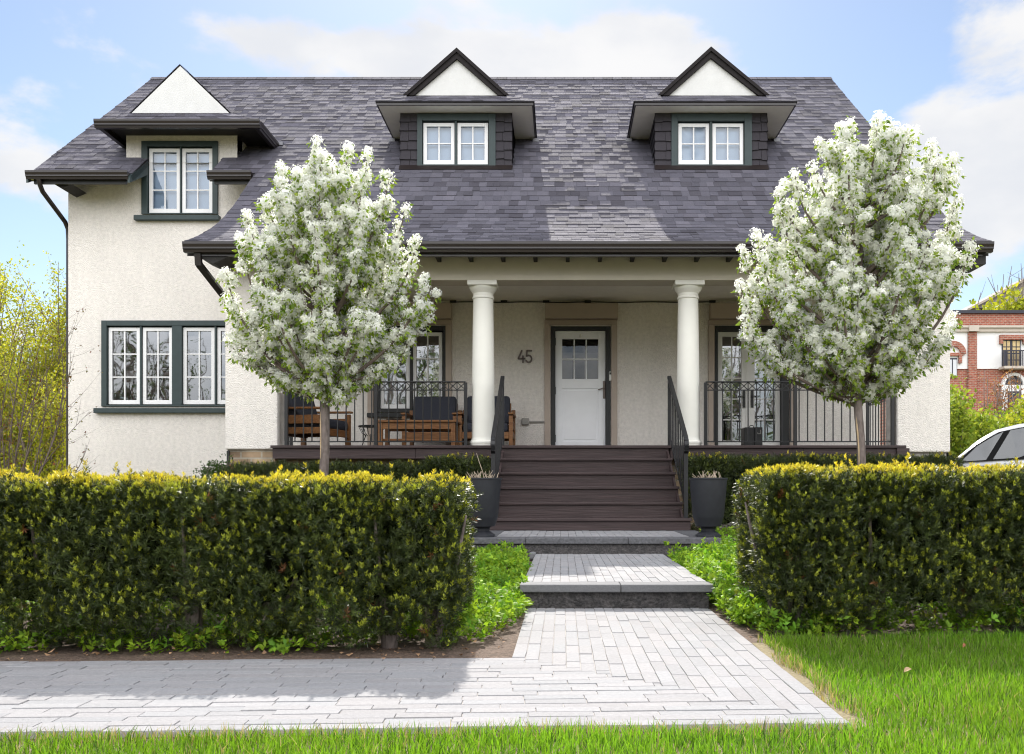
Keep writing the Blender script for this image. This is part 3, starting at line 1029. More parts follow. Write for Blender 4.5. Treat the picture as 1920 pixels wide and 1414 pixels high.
for xa in (-0.785, 1.335):
    MB().prism([(xa, 10.36, 0.22), (xa, 12.0, 0.22), (xa, 12.0, 1.25), (xa, 10.40, 0.385)], (0.025, 0, 0)).build('stringer', M['deck_wood'], steps)


# ---- railings
def railing(p0, p1, zb, posts, top=2.155, lat=0.108, pitch=0.111, gap=0.055):
    p0, p1 = Vector(p0), Vector(p1)
    d = (p1 - p0); L = d.length; d.normalize()
    up = Vector((0, 0, 1))
    q = lambda s, z: p0 + d * s + up * z
    r = MB().bar(q(0, top - 0.009), q(L, top - 0.009), 0.042, 0.016).build('porch_railing', M['rail_metal'], house, bevel=0.003)
    MB().bar(q(0, top - lat - 0.008), q(L, top - lat - 0.008), 0.018, 0.014).build('rail', M['rail_metal'], r)
    MB().bar(q(0, zb + gap), q(L, zb + gap), 0.018, 0.016).build('rail', M['rail_metal'], r)
    for s in posts:
        MB().bar(q(s, zb + 0.001), q(s, top - 0.018), 0.042, 0.042).build('post', M['rail_metal'], r)
    n = max(1, round(L / pitch))
    mb = MB()
    for i in range(n):
        a, b = L * i / n, L * (i + 1) / n
        z0, z1 = top - lat, top - 0.018
        mb.bar(q(a + 0.006, z0), q(b - 0.006, z1), 0.010, 0.012, (d.y, -d.x, 0))
        mb.bar(q(a + 0.006, z1), q(b - 0.006, z0), 0.010, 0.010, (d.y, -d.x, 0))
        mb.bar(q(a, z0), q(a, z1), 0.011)
    mb.build('lattice', M['rail_metal'], r)
    first = None
    for i in range(1, n):
        s = L * i / n
        if min(abs(s - t) for t in posts) < 0.04:
            continue
        MB().bar(q(s, zb + gap + 0.008), q(s, top - lat - 0.015), 0.014).build('baluster', M['rail_metal'], r)
    return r


YR = 12.16
xa, xb = X(537, YR), X(873, YR)
railing((xa, YR, 0), (xb, YR, 0), DECK, [0, X(705, YR) - xa, xb - xa])
xa, xb = X(1323, YR), X(1652, YR)
railing((xa, YR, 0), (xb + 0.15, YR, 0), DECK, [0, X(1491, YR) - xa, xb - xa + 0.15])
railing((4.72, 13.2, 0), (4.72, 14.45, 0), DECK, [0, 1.25], pitch=0.13)
railing((-4.2, 12.75, 0), (-4.2, 14.45, 0), DECK, [0, 1.7], pitch=0.13)

for sx in (-0.775, 1.375):
    yt, yb = 12.02, 10.40
    zt, zbm = Z(709, 12.02), Z(822, 10.4)
    sl = (zt - zbm) / (yt - yb)
    out = -0.0 if sx < 0 else 0.0
    mb = MB()
    mb.bar((sx, yt + 0.03, zt + 0.016), (sx, yb, zbm), 0.05, 0.036)
    # rolled lower end
    pts = [(sx, yb, zbm), (sx, yb - 0.045, zbm - 0.03), (sx, yb - 0.06, zbm - 0.08), (sx, yb - 0.045, zbm - 0.13), (sx, yb + 0.01, zbm - 0.16)]
    for a, b in zip(pts, pts[1:]):
        mb.bar(a, b, 0.048, 0.03, (0, 1, 0.3))
    r = mb.build('stair_railing', M['rail_metal'], house, bevel=0.004)
    MB().bar((sx, yt, DECK + 0.001), (sx, yt, zt - 0.02), 0.042).build('post', M['rail_metal'], r)
    MB().bar((sx, yb + 0.02, 0.425), (sx, yb + 0.02, zbm - 0.005), 0.045).build('post', M['rail_metal'], r)
    MB().bar((sx, yt, zt - 0.74), (sx, yb + 0.02, zbm - 0.76), 0.02, 0.022).build('rail', M['rail_metal'], r)
    for i in range(1, 10):
        y = yt + (yb + 0.02 - yt) * i / 10
        zz = zt + (zbm - zt) * i / 10
        MB().bar((sx, y, zz - 0.745), (sx, y, zz - 0.015), 0.015).build('baluster', M['rail_metal'], r)


# ---- roof dormers with a small hip skirt and a white gable
def small_roof(par, ex0, ex1, ey, ez, gx0, gx1, gy, gz, ax, az, seed, rake=True, inset=0.115):
    rn = random.Random(seed)
    mb = MB()
    yb0, yb1 = roof_d(ez) + 0.12, roof_d(gz) + 0.12
    shingle_quad(mb, rn, (ex0, ey, ez), (ex1, ey, ez), (gx1, gy, gz), (gx0, gy, gz))
    shingle_quad(mb, rn, (ex1, ey, ez), (ex1, yb0, ez), (gx1, yb1, gz), (gx1, gy, gz))
    shingle_quad(mb, rn, (ex0, yb0, ez), (ex0, ey, ez), (gx0, gy, gz), (gx0, yb1, gz))
    ya = roof_d(az) + 0.25
    f = gy - (0.06 if rake else 0.012)
    shingle_quad(mb, rn, (gx1, f, gz), (gx1, yb1 + 0.1, gz), (ax, ya, az), (ax, f, az))
    shingle_quad(mb, rn, (gx0, yb1 + 0.1, gz), (gx0, f, gz), (ax, f, az), (ax, ya, az))
    sk = mb.build('dormer_roof', M['shingle'], par)
    # solid under the shingles
    mb = MB()
    mb.add([(ex0, ey, ez - 0.012), (ex1, ey, ez - 0.012), (ex1, yb0, ez - 0.012), (ex0, yb0, ez - 0.012),
            (gx0, gy, gz - 0.012), (gx1, gy, gz - 0.012), (gx1, yb1, gz - 0.012), (gx0, yb1, gz - 0.012)],
           [(0, 1, 5, 4), (1, 2, 6, 5), (3, 0, 4, 7), (2, 3, 7, 6), (0, 3, 2, 1)])
    mb.prism([(gx0 + 0.01, gy + 0.03, gz - 0.01), (gx1 - 0.01, gy + 0.03, gz - 0.01), (ax, gy + 0.03, az - 0.015)], (0, ya - gy - 0.1, 0))
    mb.build('roof_boards', M['roof_deck'], par)
    # white gable board
    k = inset
    sl = (az - gz) / (ax - gx0)
    b0, b1 = gx0 + k, gx1 - k
    MB().prism([(b0, gy - 0.004, gz + 0.008), (b1, gy - 0.004, gz + 0.008), (ax, gy - 0.004, gz + 0.008 + sl * (ax - b0))], (0, 0.03, 0)).build('gable', M['white_panel'], par)
    if rake:
        mb = MB()
        for (gx, sgn) in ((gx0, 1), (gx1, -1)):
            kk = k - 0.004
            mb.prism([(gx, gy - 0.05, gz - 0.01), (ax, gy - 0.05, az), (ax, gy - 0.05, az - sl * kk - 0.01), (gx + sgn * kk, gy - 0.05, gz - 0.01)], (0, 0.07, 0))
            mb.prism([(gx - sgn * 0.05, gy - 0.075, gz - 0.01), (ax, gy - 0.075, az + 0.055), (ax, gy - 0.075, az - 0.01), (gx + sgn * 0.02, gy - 0.075, gz - 0.01)], (0, 0.03, 0))
        mb.build('rake_trim', M['rake_dark'], par)
    return sk


def dormer(wx0, wx1, ex0, ex1, gx0, gx1, ax, az, seed, sashes, trim, lab):
    par = bpy.data.objects.new('dormer', None)
    COL.objects.link(par); par.parent = house; ORG['dormer'] = ORG[house.name]; ORG[par.name] = ORG[house.name]
    yf, ey, zt = 14.45, 14.15, 6.575
    yb = roof_d(zt) + 0.15
    rn = random.Random(seed + 50)
    # cheek and front walls clad in big shingles
    mb = MB()
    wall_grid(mb, wx0, wx1, 5.45, zt - 0.001, [(trim[0], trim[1], trim[2], trim[3])], yf, yf + 0.12)
    for a, b in ((wx0, wx0 + 0.1), (wx1 - 0.1, wx1)):
        mb.prism([(a, yf + 0.12, 5.5), (a, yb, 6.3), (a, yb, zt - 0.001), (a, yf + 0.12, zt - 0.001)], (b - a, 0, 0))
    # shingle courses proud of the front
    rows = 6
    z0 = roof_z(yf) - 0.02
    for (a, b) in ((wx0 - 0.012, trim[0] - 0.012), (trim[1] + 0.012, wx1 + 0.012)):
        for j in range(rows):
            za, zb = z0 + (zt - z0) * j / rows, z0 + (zt - z0) * (j + 1) / rows
            cut = a + (b - a) * (0.55 + rn.uniform(-0.15, 0.15))
            for (l, r) in ((a, cut - 0.003), (cut + 0.003, b)):
                j2 = rn.uniform(-0.012, 0.012)
                mb.add([(l, yf - 0.026, za + j2), (r, yf - 0.026, za + j2 + rn.uniform(-0.006, 0.006)), (r, yf - 0.004, min(zb + 0.01, zt - 0.003)), (l, yf - 0.004, min(zb + 0.01, zt - 0.003)),
                        (l, yf - 0.002, za + j2), (r, yf - 0.002, za + j2)], [(0, 1, 2, 3), (4, 5, 1, 0), (4, 0, 3), (5, 2, 1)])
    for (xx, s) in ((wx0, -1), (wx1, 1)):
        for j in range(rows):
            za, zb = z0 + (zt - z0) * j / rows, z0 + (zt - z0) * (j + 1) / rows
            y1 = min(yb, roof_d(zb) + 0.1)
            mb.add([(xx + s * 0.022, yf - 0.02, za), (xx + s * 0.022, y1, za), (xx + s * 0.003, y1, zb), (xx + s * 0.003, yf - 0.02, zb)], [(0, 1, 2, 3)])
    mb.build('cladding', M['wall_shingle'], par)
    # soffit, fascia
    MB().box(ex0 + 0.02, ex1 - 0.02, ey + 0.02, yb, zt, zt + 0.02).build('soffit', M['soffit_cream'], par)
    mb = MB()
    mb.box(ex0, ex1, ey - 0.005, ey + 0.018, zt - 0.004, zt + 0.036)
    mb.box(ex0, ex0 + 0.018, ey + 0.019, yb, zt - 0.004, zt + 0.036); mb.box(ex1 - 0.018, ex1, ey + 0.019, yb, zt - 0.004, zt + 0.036)
    mb.build('fascia', M['gutter_metal'], par)
    small_roof(par, ex0 - 0.015, ex1 + 0.015, ey - 0.02, zt + 0.05, gx0, gx1, 14.36, 6.80, ax, az, seed)
    # flashing along the foot
    mb = MB()
    zf = roof_z(yf - 0.05)
    mb.prism([(wx0 - 0.02, yf - 0.10, roof_z(yf - 0.10) + 0.018), (wx1 + 0.02, yf - 0.10, roof_z(yf - 0.10) + 0.018), (wx1 + 0.02, yf - 0.03, zf + 0.07), (wx0 - 0.02, yf - 0.03, zf + 0.07)], (0, 0.006, 0))
    mb.build('flashing', M['gutter_metal'], par)
    for xx in (ex0, ex1):
        MB().box(xx - 0.05, xx + 0.05, yb - 0.26, yb - 0.17, roof_z(yb - 0.22) - 0.02, roof_z(yb - 0.22) + 0.035).build('flashing', M['flashing'], par)
    window_box(trim, 'window', M['green_trim'], sashes, 2, 2, yf, back='blind')
    return par


d = 14.45
dormer(X(752, d), X(959, d), X(706, 14.15), X(1000, 14.15), X(763, 14.36), X(949, 14.36), X(857, 14.36), Z(100, 14.36), 11,
       [pr(793.5, 852, 230, 308, d), pr(857.5, 915, 230, 308, d)], pr(784, 928, 216, 316, d), 'a')
dormer(X(1229, d), X(1437, d), X(1190, 14.15), X(1493, 14.15), X(1239, 14.36), X(1435, 14.36), X(1332, 14.36), Z(98, 14.36), 12,
       [pr(1272, 1330, 231, 308, d), pr(1336, 1394, 231, 308, d)], pr(1260, 1408, 216, 316, d), 'b')

# wall dormer over the upper left window
par = bpy.data.objects.new('dormer', None)
COL.objects.link(par); par.parent = house; ORG[par.name] = ORG[house.name]
ey, ez = 14.34, 6.40
gx = [X(175, 14.25), X(486, 14.25)]
small_roof(par, gx[0] + 0.06, gx[1] - 0.06, ey, ez + 0.02, X(243, 14.62), X(434, 14.62), 14.62, 6.635, X(338, 14.62), Z(121, 14.62), 13, rake=False, inset=0.034)
yb = roof_d(6.35) + 0.2
mb = MB()
mb.prism([(gx[0], 14.25 + p[0], 6.285 + p[1]) for p in GP], (gx[1] - gx[0], 0, 0))
for (xx, s) in ((gx[0], 1), (gx[1], -1)):
    mb.prism([(xx + s * p[0], 14.352, 6.285 + p[1]) for p in GP], (0, yb - 14.352 - 0.1, 0))
mb.build('gutter', M['gutter_metal'], par)
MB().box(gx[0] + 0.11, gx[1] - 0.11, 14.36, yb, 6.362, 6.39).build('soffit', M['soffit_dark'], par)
MB().box(gx[1] - 0.04, gx[1] + 0.06, yb - 0.2, yb - 0.08, roof_z(yb - 0.14) - 0.02, roof_z(yb - 0.14) + 0.035).build('flashing', M['flashing'], par)
# ================================================================== ground and paths
def ground_z(x, D):
    def ss(a, b, t):
        t = min(1, max(0, (t - a) / (b - a))); return t * t * (3 - 2 * t)
    return -0.020 + 0.012 * ss(3.9, 4.6, D) + 0.095 * ss(5.9, 8.2, D) + 0.14 * ss(8.5, 10.5, D)


xs = [-400, -120, -50, -25, -15] + [-10 + i * 0.25 for i in range(81)] + [15, 25, 50, 120, 400]
ys = [-400, -100, -30, -10, -3] + [0 + i * 0.25 for i in range(65)] + [20, 25, 35, 60, 120, 400, 900]
V = [(x, y, ground_z(x, y) + (0.016 * (math.sin(3.1 * x + 1.7 * y) * math.sin(2.3 * y - x)) if abs(x - 0.34) > 0.8 and abs(x) < 11 and 4.6 < y < 16 else 0)) for y in ys for x in xs]
F = [(j * len(xs) + i, j * len(xs) + i + 1, (j + 1) * len(xs) + i + 1, (j + 1) * len(xs) + i) for j in range(len(ys) - 1) for i in range(len(xs) - 1)]
mi = [0 if (-4.6 < V[f[0]][0] < 3.9 and 2.5 < V[f[0]][1] < 13.5) else 1 for f in F]
g = np_build('ground', V, F, None, [M['soil'], M['far_ground']], mi=mi, smooth=True)
tag(g, 'brown soil of the garden bed running out into green ground', None, None, 'structure')

rnd = random.Random(21)


def paver(mb, p, u, v, l, w, z, h=0.05):
    """one paver: corner p, along u (l) and across v (w)"""
    g, c = 0.0012, 0.0013
    dz = rnd.uniform(-0.0022, 0.0022)
    p = Vector((p[0], p[1], 0)); u = Vector((u[0], u[1], 0)); v = Vector((v[0], v[1], 0))
    k = rnd.uniform(0.93, 1.06)
    t = rnd.uniform(-0.004, 0.005)
    mb.col = (0.268 * k + t, 0.264 * k, 0.272 * k - t * 0.5)
    r = rnd.uniform(-0.0015, 0.0015)
    P = lambda a, b, zz: p + u * a + v * (b + r * (1 if a > l / 2 else -1)) + Vector((0, 0, zz))
    q = [(g, g), (l - g, g), (l - g, w - g), (g, w - g)]
    qi = [(g + c, g + c), (l - g - c, g + c), (l - g - c, w - g - c), (g + c, w - g - c)]
    vs = [P(*a, z + dz) for a in qi] + [P(*a, z + dz - 0.004) for a in q] + [P(*a, z - h) for a in q]
    fs = [(0, 1, 2, 3)] + [(4 + i, 4 + (i + 1) % 4, (i + 1) % 4, i) for i in range(4)] + [(8 + i, 8 + (i + 1) % 4, 4 + (i + 1) % 4, 4 + i) for i in range(4)]
    mb.add(vs, fs)


def run(mb, p, u, v, L, w, z, off, pl=0.215):
    """a course of pavers of total length L starting at p"""
    a = -off
    while a < L - 1e-4:
        s, e = max(0, a), min(L, a + pl)
        if e - s > 0.012:
            q = (p[0] + u[0] * s, p[1] + u[1] * s)
            paver(mb, q, u, v, e - s, w, z)
        a += pl


NC = 19
PX0, PX1 = -0.222, 0.905
cw = (PX1 - PX0) / NC
tilt = 0.045
un = Vector((1, tilt)).normalized(); vn = Vector((tilt, -1)).normalized()     # along the side walk, and towards the road
B0 = Vector((PX0, 4.085))                                                    # inner corner
rw = 0.0632
mb = MB()
for j in range(NC):                     # courses of the side walk: right end under column j
    xr = PX0 + (j + 1) * cw
    base = B0 + vn * (rw * j)
    L = (xr - base.x) / un.x + 5.2
    start = base + un * ((xr - base.x) / un.x)
    run(mb, start, -un, vn, L, rw, 0.0, rnd.uniform(0, 0.2) if j else 0.03)
for i in range(NC):                     # columns of the main walk
    xa = PX0 + i * cw
    yb = (B0 + vn * (rw * i)).y + tilt * (xa + cw / 2 - (B0 + vn * (rw * i)).x) + 0.002
    run(mb, (xa, 5.80), (0, -1), (1, 0), 5.80 - yb, cw, 0.0, rnd.uniform(0, 0.2))
walk = tag(mb.build('paved_walk', M['paver']), 'pale grey narrow brick pavers turning from the side walk to the steps', None, None, 'structure')
mb = MB()
e = B0 - un * 5.2
f_ = B0 + vn * (rw * NC)
mb.prism([(e.x, e.y, -0.05), (e.x + vn.x * rw * NC, e.y + vn.y * rw * NC, -0.05), (PX1, f_.y + tilt * (PX1 - f_.x), -0.05), (PX1, 5.8, -0.05), (PX0, 5.8, -0.05), (B0.x, B0.y, -0.05)], (0, 0, 0.0460))
tag(mb.build('path_bed', M['joint_sand']), 'dark sand bed showing in the joints of the paved walk', None, None, 'structure')

# raised platform and stone landing
zp = 0.145
mb = MB()
px0, px1 = -0.252, 0.925
pc = (px1 - px0 - 0.12) / 18
for i in range(18):
    run(mb, (px0 + 0.06 + i * pc, 8.62), (0, -1), (1, 0), 8.62 - 5.99, pc, zp, rnd.uniform(0, 0.2))
for xx in (px0, px1 - 0.06):
    run(mb, (xx, 8.62), (0, -1), (1, 0), 8.62 - 5.99, 0.06, zp, 0.05)
tag(mb.build('paved_platform_path', M['paver']), 'raised stretch of grey brick pavers between two stone steps', None, None, 'structure')
mb = MB()
mb.box(px0 + 0.005, px1 - 0.005, 6.0, 8.66, 0.0, zp - 0.006)
mb.build('platform_bed', M['joint_sand'])['kind'] = 'structure'
mb = MB()
for a, b in ((px0 - 0.015, 0.36), (0.364, px1 + 0.015)):
    mb.box(a, b, 5.80, 5.985, zp - 0.048, zp + 0.001)
s = mb.build('step_slab', [M['slab_top']], None, bevel=0.006)
tag(s, 'pale stone slab edging the front of the raised paver platform', None, None, 'structure')
tag(MB().box(px0 + 0.012, px1 - 0.012, 5.83, 5.99, -0.03, zp - 0.049).build('step_face_path', M['rough_stone']), 'rough dark stone face below the slab of the middle step', None, None, 'structure')
mb = MB()
lx0, lx1 = X(874, 8.65), X(1353, 8.65)
mb.box(lx0, lx0 + 0.55, 8.65, 8.95, 0.235, 0.289); mb.box(lx0 + 0.554, lx0 + 1.5, 8.65, 8.95, 0.235, 0.29); mb.box(lx0 + 1.504, lx1, 8.65, 8.95, 0.235, 0.289)
mb.box(lx0, lx0 + 0.25, 8.954, 10.35, 0.235, 0.289); mb.box(lx1 - 0.25, lx1, 8.954, 10.35, 0.235, 0.289)
tag(mb.build('landing_path', M['slab_stone'], None, bevel=0.006), 'dark stone slabs framing the landing at the foot of the steps', None, None, 'structure')
mb = MB()
for i in range(24):
    a = lx0 + 0.255 + i * (lx1 - lx0 - 0.51) / 24
    run(mb, (a, 10.3), (0, -1), (1, 0), 10.3 - 8.955, (lx1 - lx0 - 0.51) / 24, 0.288, rnd.uniform(0, 0.2))
tag(mb.build('landing_pavers', M['paver']), 'grey pavers set into the landing below the wooden steps', None, None, 'structure')
mb = MB()
mb.box(lx0 + 0.02, lx1 - 0.02, 8.68, 10.34, 0.02, 0.234)
tag(mb.build('landing_face_path', M['rough_stone']), 'rough dark stone riser below the landing slabs', None, None, 'structure')
# small stone at the left corner of the platform
tag(MB().box(-0.305, -0.245, 8.50, 8.62, 0.10, 0.165).build('stone', M['slab_top'], None, bevel=0.012), 'small pale corner stone lying at the back of the paver platform', 'stone')


# ================================================================== things on the porch and landing
def planter(x, y, label, seed):
    t = thing('planter', label, 'planter', (x, y, 0.29), group='black urn planters beside the steps')
    b = [(0.118, 0.100), (0.142, 0.175), (0.148, 0.190), (0.176, 0.515), (0.178, 0.54), (0.184, 0.545), (0.184, 0.562), (0.168, 0.562), (0.165, 0.50), (0.0, 0.50)]
    MB().lathe([(0.06, 0.092)] + b, (0, 0, 0), 40).build('pot', M['planter'], t, local=True, auto=30)
    MB().lathe([(0.125, 0.0), (0.125, 0.016), (0.07, 0.055), (0.072, 0.075), (0.082, 0.091)], (0, 0, 0), 8, R(22.5)).build('foot', M['planter'], t, local=True)
    MB().lathe([(0.0, 0.501), (0.163, 0.501), (0.163, 0.53), (0.0, 0.535)], (0, 0, 0), 20).build('soil', M['soil'], t, local=True)
    rn = random.Random(seed)
    mb = MB()
    for i in range(34):
        a = rn.uniform(0, 6.28); r = rn.uniform(0.02, 0.14)
        p = Vector((r * math.cos(a), r * math.sin(a), 0.525))
        d = Vector((rn.uniform(-0.6, 0.6), rn.uniform(-0.6, 0.6), 1)).normalized()
        h = rn.uniform(0.05, 0.12)
        m = p + d * h * 0.5 + Vector((rn.uniform(-.01, .01), 0, 0))
        mb.tube([p, m, p + d * h + Vector((rn.uniform(-.03, .03), 0, 0))], [0.004, 0.0035, 0.002], 5)
    if seed == 1:
        mb.tube([(0.02, 0, 0.52), (0.0, 0, 0.62), (-0.035, 0, 0.72), (-0.06, 0, 0.80)], [0.004, 0.003, 0.003, 0.0015], 5)
    mb.build('dry_stems', M['dry_stem'], t, local=True)
    return t


planter(X(905, 8.93), 8.93, 'black urn planter with one tall dry stalk, half behind the end of the longer hedge', 1)
planter(X(1328, 8.93), 8.93, 'black urn planter with short dry stems, at the foot of the handrail nearer the driveway', 2)


def armchair(loc, rz, label, w=0.80):
    t = thing('armchair', label, 'armchair', loc, rz, group='teak lounge chairs on the porch')
    h = w / 2
    for s in (-1, 1):
        xx = s * (h - 0.035)
        side = MB()
        side.box(xx - 0.03, xx + 0.03, -0.40, -0.33, 0, 0.52)
        side.box(xx - 0.03, xx + 0.03, 0.30, 0.37, 0, 0.66)
        side.box(xx - 0.024, xx + 0.024, -0.33, 0.30, 0.20, 0.29)
        side.box(xx - 0.020, xx + 0.020, -0.33, 0.30, 0.34, 0.46)
        side.build('side_frame', M['teak'], t, local=True, bevel=0.006)
        MB().bar((xx, -0.43, 0.55), (xx, 0.34, 0.56), 0.085, 0.03).build('armrest', M['teak'], t, local=True, bevel=0.01)
    MB().box(-h + 0.066, h - 0.066, -0.39, -0.35, 0.18, 0.28).box(-h + 0.066, h - 0.066, 0.25, 0.29, 0.18, 0.28).box(-h + 0.066, h - 0.066, -0.349, 0.249, 0.24, 0.265).build('seat_frame', M['teak'], t, local=True, bevel=0.005)
    mb = MB()
    mb.bar((0, 0.285, 0.58), (0, 0.345, 0.76), w - 0.14, 0.05, (0, -1, 0.3))
    for i in range(3):
        mb.bar((-h + 0.07, 0.275 + i * 0.03, 0.40 + i * 0.11), (h - 0.07, 0.275 + i * 0.03, 0.40 + i * 0.11), 0.025, 0.07)
    mb.build('back_frame', M['teak'], t, local=True, bevel=0.005)
    MB().box(-h + 0.075, h - 0.075, -0.40, 0.22, 0.275, 0.42).build('seat_cushion', M['cushion'], t, local=True, bevel=0.045)
    q = Matrix.Translation((0, 0.165, 0.62)) @ Matrix.Rotation(R(-16), 4, 'X')
    MB().box(-h + 0.08, h - 0.08, -0.065, 0.065, -0.20, 0.25, q).build('back_cushion', M['cushion'], t, local=True, bevel=0.045)
    return t


armchair((X(585, 13.25) , 13.25, DECK), R(78), 'teak lounge chair with navy cushions turned sideways behind the porch railing', 0.86)
armchair((X(812, 14.15), 14.15, DECK), R(0), 'teak lounge chair with navy cushions facing out behind the coffee table', 0.82)
armchair((X(914, 14.1), 14.1, DECK), R(0), 'teak lounge chair with navy cushions partly hidden by the white column', 0.82)

t = thing('coffee_table', 'low rectangular teak coffee table on the porch in front of the lounge chairs', 'table', (X(787, 12.95), 12.95, DECK))
w, dd, h = 0.545, 0.30, 0.375
MB().box(-w, w, -dd, dd, h - 0.028, h).build('tabletop', M['teak'], t, local=True, bevel=0.005)
MB().box(-w + 0.06, w - 0.06, -dd + 0.03, -dd + 0.055, h - 0.12, h - 0.029).box(-w + 0.06, w - 0.06, dd - 0.055, dd - 0.03, h - 0.12, h - 0.029).build('apron', M['teak'], t, local=True)
MB().box(-w + 0.06, w - 0.06, -dd + 0.08, dd - 0.08, 0.10, 0.125).build('shelf', M['teak'], t, local=True)
for sx in (-1, 1):
    for sy in (-1, 1):
        MB().box(sx * (w - 0.05) - 0.03, sx * (w - 0.05) + 0.03, sy * (dd - 0.05) - 0.03, sy * (dd - 0.05) + 0.03, 0, h - 0.03).build('leg', M['teak'], t, local=True, bevel=0.004)
t = thing('tray', 'small black tray with glass holders lying on the teak coffee table', 'tray', (X(742, 12.9), 12.9, DECK + 0.376))
MB().lathe([(0.10, 0), (0.125, 0.004), (0.13, 0.02), (0.12, 0.02), (0.10, 0.008)], (0, 0, 0), 24).build('plate', M['wire_black'], t, local=True, auto=40)
for (a, b) in ((-0.05, 0), (0.03, 0.03), (0.05, -0.04)):
    MB().lathe([(0.02, 0.009), (0.024, 0.012), (0.026, 0.035), (0.022, 0.036)], (a, b, 0), 14).build('holder', M['wire_black'], t, local=True, auto=40)

t = thing('side_table', 'round black wire side table beside the teak coffee table', 'table', (X(697, 13.35), 13.35, DECK))
R0 = 0.185
MB().lathe([(0.0, 0.325), (R0, 0.325), (R0 + 0.006, 0.335), (R0, 0.345), (0.0, 0.34)], (0, 0, 0), 32).build('tabletop', M['wire_black'], t, local=True, auto=40)
mb = MB()
for k in range(18):
    a = 2 * math.pi * k / 18
    mb.tube([(R0 * math.cos(a), R0 * math.sin(a), 0.33), (0.14 * math.cos(a), 0.14 * math.sin(a), 0.24), (0.09 * math.cos(a), 0.09 * math.sin(a), 0.20)], 0.0035, 5)
mb.build('basket', M['wire_black'], t, local=True)
for k in range(3):
    a = 2 * math.pi * k / 3 + 0.6
    MB().tube([(0.10 * math.cos(a), 0.10 * math.sin(a), 0.22), (0.20 * math.cos(a), 0.20 * math.sin(a), 0.0)], 0.007, 8).build('leg', M['wire_black'], t, local=True)

t = thing('carry_case', 'black boxy carry case with a top handle standing before the french doors', 'case', (X(1409, 12.7), 12.7, DECK))
MB().box(-0.122, 0.01, -0.14, 0.12, 0, 0.27).build('body', M['case_black'], t, local=True, bevel=0.012)
MB().box(0.014, 0.125, -0.13, 0.12, 0, 0.275).build('side_pocket', M['case_black'], t, local=True, bevel=0.012)
MB().tube([(-0.03, 0, 0.268), (-0.028, 0, 0.295), (0.0, 0, 0.305), (0.028, 0, 0.298), (0.03, 0, 0.268)], 0.006, 8).build('handle', M['case_black'], t, local=True)
MB().box(0.055, 0.10, -0.137, -0.1295, 0.18, 0.185).box(0.095, 0.10, -0.137, -0.1295, 0.186, 0.235).box(0.055, 0.06, -0.137, -0.1295, 0.186, 0.20).build('buckle', M['plastic_grey'], t, local=True)

# ================================================================== the parked car
M['car_paint'] = mat('car_paint', (0.55, 0.56, 0.59), 0.3, coat=0.6, var=0.01)
M['car_glass'] = glass_mat('car_glass', 0.085, (0.10, 0.12, 0.11))
M['car_black'] = mat('car_black', (0.008, 0.008, 0.009), 0.7, spec=0.12)
M['rubber'] = mat('rubber', (0.02, 0.02, 0.02), 0.85)
M['alloy'] = mat('alloy', (0.55, 0.55, 0.56), 0.35, metal=0.9)
M['lamp_red'] = mat('lamp_red', (0.3, 0.01, 0.01), 0.2)
M['lamp_clear'] = mat('lamp_clear', (0.6, 0.62, 0.65), 0.15)
CD = 14.5
car = thing('parked_car', 'white estate car with dark windows parked beyond the hedge beside the house', 'car', (8.0, CD + 0.9, 0.19))
gz = 0.19


def loft(mb, secs):
    """secs: list of equal-length point rings"""
    n = len(secs[0])
    vs = [p for s_ in secs for p in s_]
    fs = [(i * n + k, i * n + (k + 1) % n, (i + 1) * n + (k + 1) % n, (i + 1) * n + k) for i in range(len(secs) - 1) for k in range(n)]
    fs += [tuple(range(n))[::-1], tuple((len(secs) - 1) * n + k for k in range(n))]
    mb.add(vs, fs)


# lower body: stations along x (front at the left), half width, hood/belt height
st = [(5.75, 0.66, 0.46, 0.70), (5.85, 0.78, 0.30, 0.84), (6.3, 0.87, 0.24, 0.95), (6.75, 0.89, 0.22, 1.00), (7.3, 0.90, 0.22, 1.045), (8.6, 0.90, 0.22, 1.085), (9.7, 0.89, 0.22, 1.12), (10.15, 0.86, 0.26, 1.12), (10.28, 0.78, 0.34, 1.05)]
yc = CD + 0.9
mb = MB()
secs = []
for (x, hw, zl, zh) in st:
    ring = []
    for (u, v) in ((-0.92, 0), (-1, 0.18), (-1.0, 0.55), (-0.965, 0.9), (-0.88, 1.0), (0.88, 1.0), (0.965, 0.9), (1.0, 0.55), (1, 0.18), (0.92, 0)):
        ring.append((x, yc + u * hw, gz + zl + v * (zh - zl)))
    secs.append(ring)
loft(mb, secs)
body = mb.build('body', M['car_paint'], car, auto=35, bevel=0.01)
# greenhouse
gh = [(6.60, 0.80, 0.985, 0.99), (7.0, 0.735, 0.99, 1.34), (7.25, 0.70, 1.0, 1.50), (7.6, 0.67, 1.0, 1.59), (8.2, 0.66, 1.0, 1.63), (8.9, 0.655, 1.0, 1.63), (9.5, 0.655, 1.0, 1.58), (9.9, 0.66, 1.0, 1.50), (10.15, 0.70, 1.0, 1.12)]
mb = MB()
secs = []
for (x, hw, zl, zh) in gh:
    k = hw; b = 0.83
    secs.append([(x, yc - b, gz + zl), (x, yc - k, gz + max(zl + 0.001, zh - 0.05)), (x, yc - k * 0.9, gz + zh), (x, yc + k * 0.9, gz + zh), (x, yc + k, gz + max(zl + 0.001, zh - 0.05)), (x, yc + b, gz + zl)])
loft(mb, secs)
mb.build('roof', M['car_paint'], car, auto=30)


